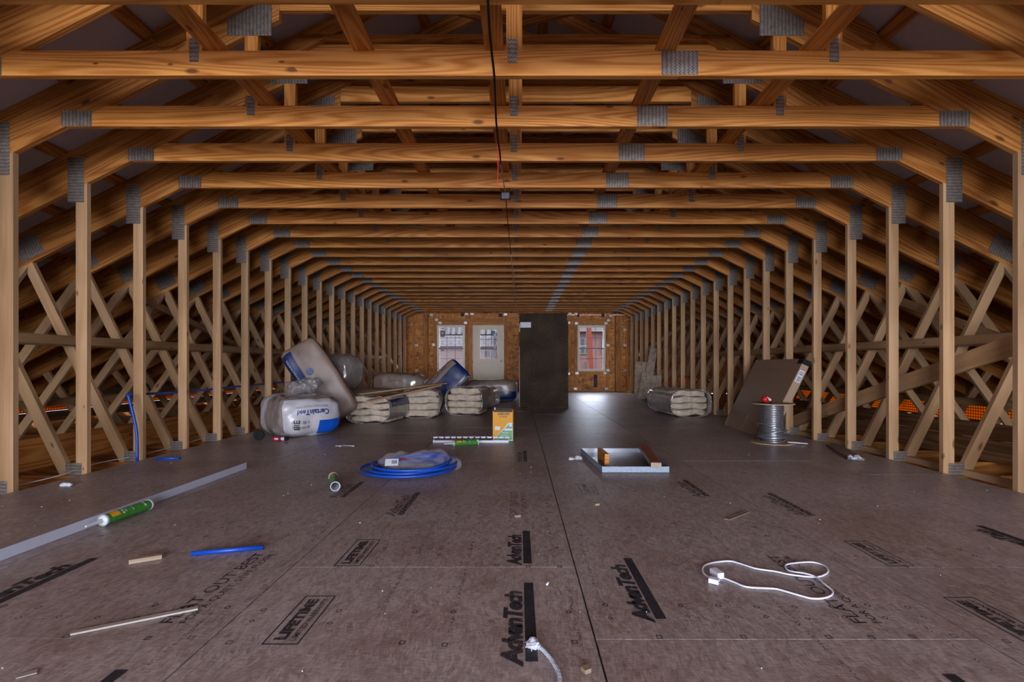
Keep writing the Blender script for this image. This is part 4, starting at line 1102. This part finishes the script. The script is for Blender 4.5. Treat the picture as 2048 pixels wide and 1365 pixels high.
caulk('green adhesive tube with clear nozzle lying on the long white strip at left', (-2.195, 2.74, 0.006), math.radians(86), .31)
p = FL(671, 985)
t3 = caulk('empty green adhesive tube lying with its open end to the camera', (-1.37, 3.83, 0), math.radians(-68), .33, .031, True)
# white trims
tr1 = thing('vinyl_channel', 'white slotted vinyl channel lying in front of the yellow carton', 'trim', (0, 0, 0))
ya, yb_ = 5.70, 5.78
obj('channel_base', MB().box((-.53, (ya + yb_) / 2, .003), (.83, .08, .003)), M['vinyl'], tr1)
obj('channel_lip', MB().box((-.53, ya, .014), (.83, .003, .026)), M['vinyl'], tr1)
mb = MB()
mb.box((-.53, yb_, .0555), (.83, .003, .003))
for i in range(13): mb.box((-.53 - .40 + i * .0667, yb_, .047), (.048, .003, .014))
for x_ in (-.943, -.53, -.117): mb.box((x_, yb_, .022), (.004, .003, .036))
obj('nailing_flange', mb, M['vinyl'], tr1)
for q, (dx) in enumerate((0,)):
    pass
tr2 = thing('angle_trim', 'very long white angle strip lying along the floor at left', 'trim', (0, 0, 0))
a, b = Vector((-2.265, 1.7, 0)), Vector((-2.245, 4.28, 0))
obj('upright_leg', MB().stick(a + Vector((0, 0, .027)), b + Vector((0, 0, .027)), .002, .05, (0, 0, 1)), M['vinyl'], tr2)
obj('flat_leg', MB().stick(a + Vector((-.022, 0, .002)), b + Vector((-.022, 0, .002)), .044, .002, (0, 0, 1)), M['vinyl'], tr2)
# blue pipe pieces
def pipe(name, label, pts, r=.0105, cat='pipe', mat='pex', group='pieces of blue water pipe'):
    return tag(obj(name, MB().tube(pts, r, 12), M[mat]), label, cat, group)
a, b = FL(383, 1108, .0105), FL(527, 1095, .0105)
pipe('pipe_offcut', 'straight bright blue pipe offcut lying on the bare floor in the foreground', [a, b])
a, b = FL(312, 918, .01), FL(360, 917, .01)
pipe('pipe_offcut', 'short blue pipe offcut lying near the foot of the left posts', [a, b])
pipe('water_pipe', 'blue pipe standing upright against the third left post', smooth([(-3.395, 4.62, 0.0), (-3.40, 4.62, .25), (-3.425, 4.60, .45), (-3.45, 4.58, .60)], 4), .012)
pipe('water_pipe', 'blue pipe running horizontally behind the left posts', smooth([(-3.55, 4.70, .585), (-3.55, 5.6, .57), (-3.55, 6.8, .585), (-3.55, 8.5, .60)], 4), .011)
# blue coil in a plastic bag
co = thing('pipe_coil', 'coil of bright blue water pipe partly inside a clear bag', 'pipe', (-0.87, 4.20, 0), (0, 0, 0), 'pieces of blue water pipe')
rgc = random.Random(8); loops = []
for q in range(6):
    cx, cy = rgc.uniform(-.02, .07), rgc.uniform(-.05, .04); R_ = .335 + rgc.uniform(-.05, .04)
    zb = .011 + (q % 3) * .021; ph = rgc.uniform(0, 6)
    pts = [(cx + R_ * math.cos(2 * PI * k / 40), cy + R_ * math.sin(2 * PI * k / 40), zb + .010 * q / 3 + .030 * max(0, math.cos(2 * PI * k / 40 - .6)) * (q / 5)) for k in range(40)]
    if q >= 4: obj('pipe_loop', MB().tube([(x, y, z) for x, y, z in pts[21 - (q - 4) * 2:] + pts[:18 - (q - 4) * 2]][0:37], .011, 10), M['pex'], co)
    else: obj('pipe_loop', MB().tube(pts, .011, 10, closed=True), M['pex'], co)
obj('clear_bag', bag_mb((.30, .22, .075), 20, 2.4, .05, 7.0, 7.7), M['clear'], co, (.06, .03, .06), (.1, 0, .2))
lab = obj('paper_label', MB().box((0, 0, 0), (.10, .003, .065)), M['label_white'], co, (-.11, -.20, .105), (math.radians(-48), 0, .15))
mb = MB(); add_text(mb, 'IIIIIII', lambda u, v: (u, 0, v), .04, .035, 0.02); obj('barcode', mb, M['print_black'], lab, (-.0, -.0025, -.015))
obj('red_print', MB().box((0, 0, 0), (.05, .003, .012)), M['crimson'], co, (-.03, -.16, .125), (math.radians(-50), .2, .3))
# sheet metal pan with two offcuts in it
pn = thing('metal_pan', 'shallow galvanised sheet metal pan lying on the floor', 'pan', (0, 0, 0))
A, B, C_, D = Vector((.66, 4.12)), Vector((1.19, 4.12)), Vector((1.225, 5.02)), Vector((.60, 5.02))
mb = MB()
mb.v += [Vector((q.x, q.y, .008)) for q in (A, B, C_, D)]; mb.face((0, 1, 2, 3), ((0, 0),) * 4)
obj('pan_bottom', mb, M['galv'], pn)
for nm, q0, q1, m_ in (('front_rim', A, B, 'galv_lit'), ('side_rim', B, C_, 'galv'), ('back_rim', C_, D, 'galv'), ('side_rim', D, A, 'galv_lit')):
    a3, b3 = Vector((q0.x, q0.y, .026)), Vector((q1.x, q1.y, .026))
    obj(nm, MB().stick(a3, b3, .003, .046, (0, 0, 1)), M[m_], pn)
board('wood_offcut', 'short wood offcut standing on edge at the left in the metal pan', 'wood', (.745, 4.40, .0545), (.735, 4.74, .0545), .038, .089, (0, 0, 1), 'pine')
rb = thing('wood_offcut', 'wood offcut with chipped red paint lying across the right of the metal pan', 'wood', (0, 0, 0))
p0, p1 = Vector((1.075, 4.07, .070)), Vector((1.20, 5.06, .070))
obj('board', MB().stick(p0, p1, .080, .036, (0, 0, 1)), M['pale_wood'], rb)
obj('red_paint', MB().stick(p0 + Vector((.002, .02, .0185)), p1 + Vector((0, -.01, .0185)), .076, .001, (0, 0, 1)), M['redpaint'], rb)
# extension cord
cd = thing('extension_cord', 'white extension cord looped on the floor at right', 'cord', (0, 0, 0))
px = [(1420, 1157), (1408, 1148), (1405, 1138), (1411, 1131), (1428, 1126), (1458, 1123), (1480, 1128), (1512, 1138), (1552, 1144), (1580, 1150), (1628, 1155), (1650, 1150), (1656, 1141), (1646, 1131), (1622, 1125), (1590, 1127), (1573, 1130), (1571, 1136), (1580, 1143), (1612, 1148), (1632, 1155), (1648, 1168), (1664, 1182), (1663, 1191), (1648, 1197), (1625, 1198), (1600, 1192), (1562, 1181), (1545, 1178), (1495, 1175), (1470, 1166), (1450, 1158), (1440, 1154)]
pts = [FL(x, y, .005 + (.006 if 18 < i < 22 else 0)) for i, (x, y) in enumerate(px)]
obj('flex', MB().tube(smooth(pts, 5), .0037, 8), M['cord'], cd)
pa = FL(1426, 1161, .011)
obj('plug', MB().stick(pa + Vector((-.012, .006, 0)), pa + Vector((.018, -.016, 0)), .026, .018, (0, 0, 1)), M['cord'], cd)
for s in (-1, 1):
    obj('prong', MB().stick(pa + Vector((.018 + s * .005, -.016 + s * .005, 0)), pa + Vector((.032 + s * .005, -.028 + s * .005, 0)), .005, .002, (0, 0, 1)), M['dkgrey'], cd)
pb = FL(1435, 1149, .013)
obj('socket', MB().stick(pb + Vector((.006, -.02, 0)), pb + Vector((-.006, .035, 0)), .028, .024, (0, 0, 1)), M['cord'], cd)
# rope
rp = thing('braided_rope', 'white braided rope with a frayed knot at the bottom edge', 'rope', (0, 0, 0))
pts = smooth([FL(1068, 1288, .01), FL(1082, 1297, .009), FL(1099, 1315, .008), FL(1110, 1332, .008), FL(1118, 1350, .008), FL(1121, 1385, .008), FL(1126, 1440, .008)], 10)
obj('rope_length', MB().tube(pts, [.0062 + .0009 * math.sin(i * 2.4) for i in range(len(pts))], 10), M['rope'], rp)
q = FL(1066, 1288, .010)
obj('frayed_end', bag_mb((.020, .024, .011), 10, 2.2, .008, 60, 2.0), M['rope'], rp, q)
for i in range(7):
    a = i * .9; obj('fray_strand', MB().tube([q, q + Vector((.026 * math.cos(a), .034 * math.sin(a), -.004))], .0016, 5), M['rope'], rp)
# scraps
def scrap(name, label, p0, p1, w, t, mat, cat='wood', z=None):
    z = t / 2 + .001 if z is None else z
    p0, p1 = Vector(p0), Vector(p1); p0.z = p1.z = z
    return board(name, label, cat, p0, p1, w, t, (0, 0, 1), mat)
scrap('wood_offcut', 'small pale wood offcut lying in the left foreground', FL(258, 1128), FL(324, 1117), .03, .018, 'pale_wood')
o = scrap('wood_sliver', 'long pale wood sliver lying in the left foreground below the offcut', FL(142, 1270), FL(396, 1219), .022, .006, 'grey_wood')
scrap('wood_sliver', 'dark wood sliver lying on the floor right of centre', FL(1453, 1041), FL(1495, 1025), .03, .006, 'grey_board')
scrap('wood_sliver', 'pale torn paper sliver at the bottom left corner', FL(33, 1356), FL(75, 1345), .022, .003, 'grey_wood')
scrap('wood_offcut', 'pale wood crumb at the bottom right of the rope', FL(1166, 1347), FL(1178, 1343), .022, .012, 'pale_wood')
scrap('wood_offcut', 'wood crumb lying on the floor slogan in the middle of the floor', FL(1032, 1036), FL(1039, 1034), .022, .012, 'pale_wood')
scrap('wood_offcut', 'pale wood crumb below the metal pan', FL(1189, 1012), FL(1197, 1011), .02, .012, 'pale_wood')
p0 = FL(1094, 1170, .006); 
tag(obj('screw_anchor', MB().tube([p0, p0 + Vector((.008, .028, 0))], [.004, .0055], 8), M['label_white']), 'small white plastic anchor on the floor right of the large logo', 'anchor')
pk = scrap('loose_plank', 'grey plank lying at the foot of the right posts', FL(1667, 894), FL(1712, 921), .13, .022, 'grey_board', 'board')
tag(obj('plastic_scrap', bag_mb((.05, .04, .012), 8, 2.2, .03, 30, 1.0), M['label_white'], None, FL(1708, 915, .030)), 'crumpled white plastic scrap on the grey plank', 'plastic')
tag(obj('plastic_scrap', bag_mb((.05, .03, .008), 8, 2.2, .03, 30, 5.0), M['label_white'], None, FL(1152, 917, .012)), 'bluish plastic scrap left of the metal pan', 'plastic')
tag(obj('plastic_scrap', bag_mb((.05, .03, .004), 8, 2.2, .02, 30, 9.0), M['label_white'], None, FL(135, 969, .008)), 'flat white paper scrap near the second left post', 'plastic')
tag(obj('plastic_scrap', bag_mb((.09, .03, .004), 8, 2.2, .02, 30, 19.0), M['label_white'], None, FL(690, 892, .008)), 'flat white paper scrap in front of the white bag', 'plastic')
rgd = random.Random(17); mb = MB()
for i in range(130):
    x, y = rgd.uniform(-3.2, 3.2), rgd.uniform(1.4, 8)
    s_ = rgd.uniform(.0015, .004)
    mb.box((x, y, .002), (s_ * rgd.uniform(.6, 2.2), s_, .003), Matrix.Rotation(rgd.uniform(0, 3), 3, 'Z'))
o = obj('floor_debris', mb, M['label_white']); o['kind'] = 'stuff'; tag(o, 'tiny white crumbs scattered over the floor', 'debris')
# cable reel
rl = thing('cable_reel', 'reel of silver armoured cable beside the leaning carton at right', 'reel', (2.79, 5.72, 0))
obj('reel_flange', MB().lathe([(0, 0), (.225, 0), (.225, .010), (0, .010)], 36), M['chipboard'], rl)
obj('reel_flange', MB().lathe([(0, .425), (.225, .425), (.225, .436), (0, .436)], 36), M['chipboard'], rl)
obj('reel_core', MB().lathe([(.085, .01), (.085, .425)], 24), M['chipboard'], rl)
mb = MB(); pts = []
turns = 21
for i in range(turns * 24 + 1):
    a = 2 * PI * i / 24; z = .02 + .395 * i / (turns * 24); r_ = .105 + (.004 if (i // 60) % 2 else 0)
    pts.append((r_ * math.cos(a), r_ * math.sin(a), z))
obj('cable_winding', MB().tube(pts, .0088, 6), M['cable'], rl)
rgw = random.Random(2)
for q in range(7):
    R_ = .115 + rgw.uniform(.0, .035); z0_ = .035 + q * .016; tl = rgw.uniform(-.035, .05); ph = rgw.uniform(0, 6)
    if q == 5: R_, z0_, tl, ph = .155, .14, .075, 3.4
    if q == 6: R_, z0_, tl, ph = .150, .10, -.05, 2.2
    obj('loose_turn', MB().tube([(R_ * math.cos(2 * PI * k / 32), R_ * math.sin(2 * PI * k / 32), max(.02, z0_ + tl * math.cos(2 * PI * k / 32 - ph))) for k in range(32)], .0075, 6, closed=True), M['cable'], rl)
obj('cable_end', MB().tube(smooth([(.10, -.13, .025), (.2, -.17, .02), (.30, -.16, .012)], 5), .006, 6), M['cord'], rl)
cpk = thing('red_package', 'small crumpled red and white package on top of the cable reel', 'package', (2.69, 5.65, .437))
obj('package_body', bag_mb((.052, .035, .040), 10, 2.6, .015, 18, 4.0), M['red'], cpk, (.0, 0, .045), (.2, .3, .2))
obj('white_band', MB().box((.01, -.036, .05), (.055, .006, .022), Matrix.Rotation(.6, 3, 'Y')), M['label_white'], cpk)
obj('black_base', bag_mb((.055, .04, .010), 8, 3, .004, 20, 2.0), M['black'], cpk, (0, 0, .010))
# cardboard carton leaning on the right posts
ln_, hh, tt = 1.42, 1.03, 0.085
bx = thing('flat_carton', 'large flat cardboard carton leaning against the right posts', 'box', (0, 0, 0))
base0, base1 = Vector((2.84, 6.02, .0)), Vector((2.93, 7.43, .0))
ev = (base1 - base0).normalized()
up = Vector((.45, -.01, .92)); up = (up - ev * up.dot(ev)).normalized()
nv = ev.cross(up).normalized()     # towards the room or away
if nv.x > 0: nv = -nv
Rm = Matrix((ev, nv, up)).transposed()
bx.matrix_world = Matrix.Translation(base0 + ev * ln_ / 2 - nv * tt / 2) @ Rm.to_4x4()
mb = MB(); mb.box((0, 0, hh / 2), (ln_, tt, hh))
obj('carton_body', mb, M['cardboard'], bx)
obj('carton_seam', MB().box((0, tt / 2 + .0005, hh * .86), (ln_ - .01, .001, .004)), M['grey_board'], bx)
obj('carton_label', MB().box((-ln_ / 2 - .001, 0, hh * .80), (.002, .06, .15)), M['label_white'], bx)
mb = MB(); add_text(mb, 'IIII EI', lambda u, v: (-ln_ / 2 - .0025, -.02 + v, hh * .74 + u), .12, .04, .02); obj('label_print', mb, M['print_grey'], bx)
for xx, zz, h2 in ((-.44, .10, .16), (.05, .13, .20), (.64, .08, .10)):
    obj('tape_strip', MB().box((xx, tt / 2 + .001, zz), (.045, .0015, h2)), M['clear'], bx)
obj('dark_corner', MB().box((-ln_ / 2 + .06, .0, hh - .03), (.13, tt + .004, .062)), M['black'], bx)
# osb scraps leaning at the far right
def lean(label, p0, p1, hgt, up):
    p0, p1 = Vector(p0 + (0.004,)), Vector(p1 + (0.004,)); up = Vector(up).normalized()
    e = p1 - p0; mid = (p0 + p1) / 2
    o = obj('osb_offcut', MB().stick((0, 0, 0), up * hgt, e.length, .012, e.cross(up)), M['osb_scrap']); o.location = mid
    return tag(o, label, 'board', 'strand board offcuts leaning on the far right posts')
lean('square strand board offcut standing behind the narrow one at far right', (3.03, 13.65), (3.36, 13.25), .93, (.04, 0, 1))
lean('tall narrow strand board offcut leaning on the far right posts', (3.08, 13.1), (3.20, 12.85), 1.30, (.2, .08, .97))
lean('wide low strand board offcut leaning in front of the others at far right', (2.98, 13.0), (3.18, 12.65), .68, (.18, .1, .97))
lean('short strand board offcut leaning right of the narrow one', (3.20, 12.6), (3.34, 12.3), .60, (.08, .1, .99))
tag(obj('plastic_scrap', bag_mb((.14, .08, .03), 8, 2.2, .05, 12, 29.0), M['film'], None, FL(1294, 801, .035)), 'crumpled clear film at the foot of the strand board offcuts', 'plastic')
tag(obj('floor_register', MB().box((0, 0, 0), (.24, .09, .004)), M['dark_slot'], None, FL(1255, 790.5, .003)), 'dark slot register in the floor before the end wall', 'register')
# small tools near the left posts
ca = thing('tape_roll', 'round black tape roll standing near the left posts', 'tape', FL(518, 881), (0, 0, .3))
obj('tape_body', MB().lathe([(.025, -.022), (.055, -.022), (.058, -.015), (.058, .015), (.055, .022), (.025, .022), (.025, -.022)], 24, (0, 0, .058), 0, Matrix.Rotation(PI / 2, 3, 'X')), M['black'], ca)
obj('tape_core', MB().lathe([(.0, -.012), (.025, -.012), (.025, .012), (0, .012)], 20, (0, 0, .058), 0, Matrix.Rotation(PI / 2, 3, 'X')), M['black'], ca)
rb = thing('red_bottle', 'small red bottle with a black cap lying on its side near the white bag', 'bottle', FL(547, 883), (0, 0, -.1))
Rx = Matrix.Rotation(PI / 2, 3, 'Y')
obj('bottle_body', MB().lathe([(0, 0), (.026, 0), (.028, .01), (.028, .085), (.018, .095)], 18, (0, 0, .029), 0, Rx), M['crimson'], rb)
obj('bottle_neck', MB().lathe([(.018, .093), (.020, .10), (.020, .125), (.014, .135)], 16, (0, 0, .029), 0, Rx), M['label_white'], rb)
obj('bottle_cap', MB().lathe([(.014, .133), (.021, .136), (.021, .165), (.012, .175), (0, .175)], 16, (0, 0, .029), 0, Rx), M['black'], rb)
obj('bottle_label', MB().box((.05, -.0283, .03), (.045, .001, .020)), M['label_white'], rb)
# wires
def hang(px, z):
    out = []
    for (x, y) in px:
        Y = (z - CH) * FPX / (VY - y); out.append(Vector(((x - VX) * Y / FPX, Y, z)))
    return out
zc = 2.440
w1 = hang([(966, -200), (974, -40), (977, 20), (982, 90), (989, 160), (992, 235), (996, 280), (1000, 310), (1001, 328)], zc)
for i, v in enumerate(w1): v.z += .006 * math.sin(i * 1.9)
tag(obj('black_cable', MB().tube(smooth(w1, 6), .0062, 8), M['black']), 'black cable strung under the nearest collar beams along the centre', 'cable')
w2 = hang([(1001, 328), (1004, 345), (1007, 365), (1011, 384)], zc)
tag(obj('twisted_wire', MB().tube(smooth(w2, 8), [.004 + .0016 * math.sin(i * 2.1) for i in range(len(smooth(w2, 8)))], 7), M['cable']), 'twisted silver wire leading from the black cable to the hanging box', 'wire')
pbx = hang([(1011, 390)], 2.44)[0]
jb = thing('work_light', 'small black box hung from a wire under the collar beams', 'light', (pbx.x, pbx.y, 2.425))
obj('light_housing', MB().box((0, 0, 0), (.07, .05, .055)), M['dkgrey'], jb)
obj('mount_bracket', MB().box((0, .0, .034), (.088, .03, .012)), M['black'], jb)
for s in (-1, 1): obj('bracket_arm', MB().box((s * .042, 0, .005), (.008, .03, .07)), M['black'], jb)
obj('cable_gland', MB().lathe([(.014, .035), (.014, .05), (.006, .055)], 12), M['black'], jb)
w3 = hang([(1012, 402), (1014, 425), (1018, 470), (1022, 510)], zc)
tag(obj('thin_cable', MB().tube(smooth(w3, 6), .0045, 7), M['black']), 'thin black wire running on from the hanging box under the beams', 'wire')
w4 = hang([(1022, 510), (1025, 540), (1028, 570), (1030, 590), (1032, 606), (1033, 614)], zc)
tag(obj('twisted_wire', MB().tube(smooth(w4, 8), .0065, 7), M['cord']), 'far pale twisted wire ending above the shower stall', 'wire')
rw = [AT(995, 285, 3.72), AT(995, 320, 3.73), AT(996, 340, 3.73), AT(994.5, 360, 3.74), AT(993.5, 369, 3.74), AT(995.5, 373, 3.74), AT(997, 369, 3.74), AT(995.8, 358, 3.74), AT(997, 335, 3.74), AT(996, 300, 3.74)]
tag(obj('red_wire_loop', MB().tube(smooth(rw, 5), .0016, 6), M['redwire']), 'thin red wire loop hanging from the black cable', 'wire')
ww = smooth([(-3.62, 3.3, .0), (-3.50, 3.9, .012), (-3.58, 4.4, .02), (-3.55, 5.0, .01), (-3.62, 6.2, .02)], 6)
tag(obj('white_wire', MB().tube(ww, .004, 6), M['cord']), 'white wire lying along the gap behind the near left posts', 'wire')
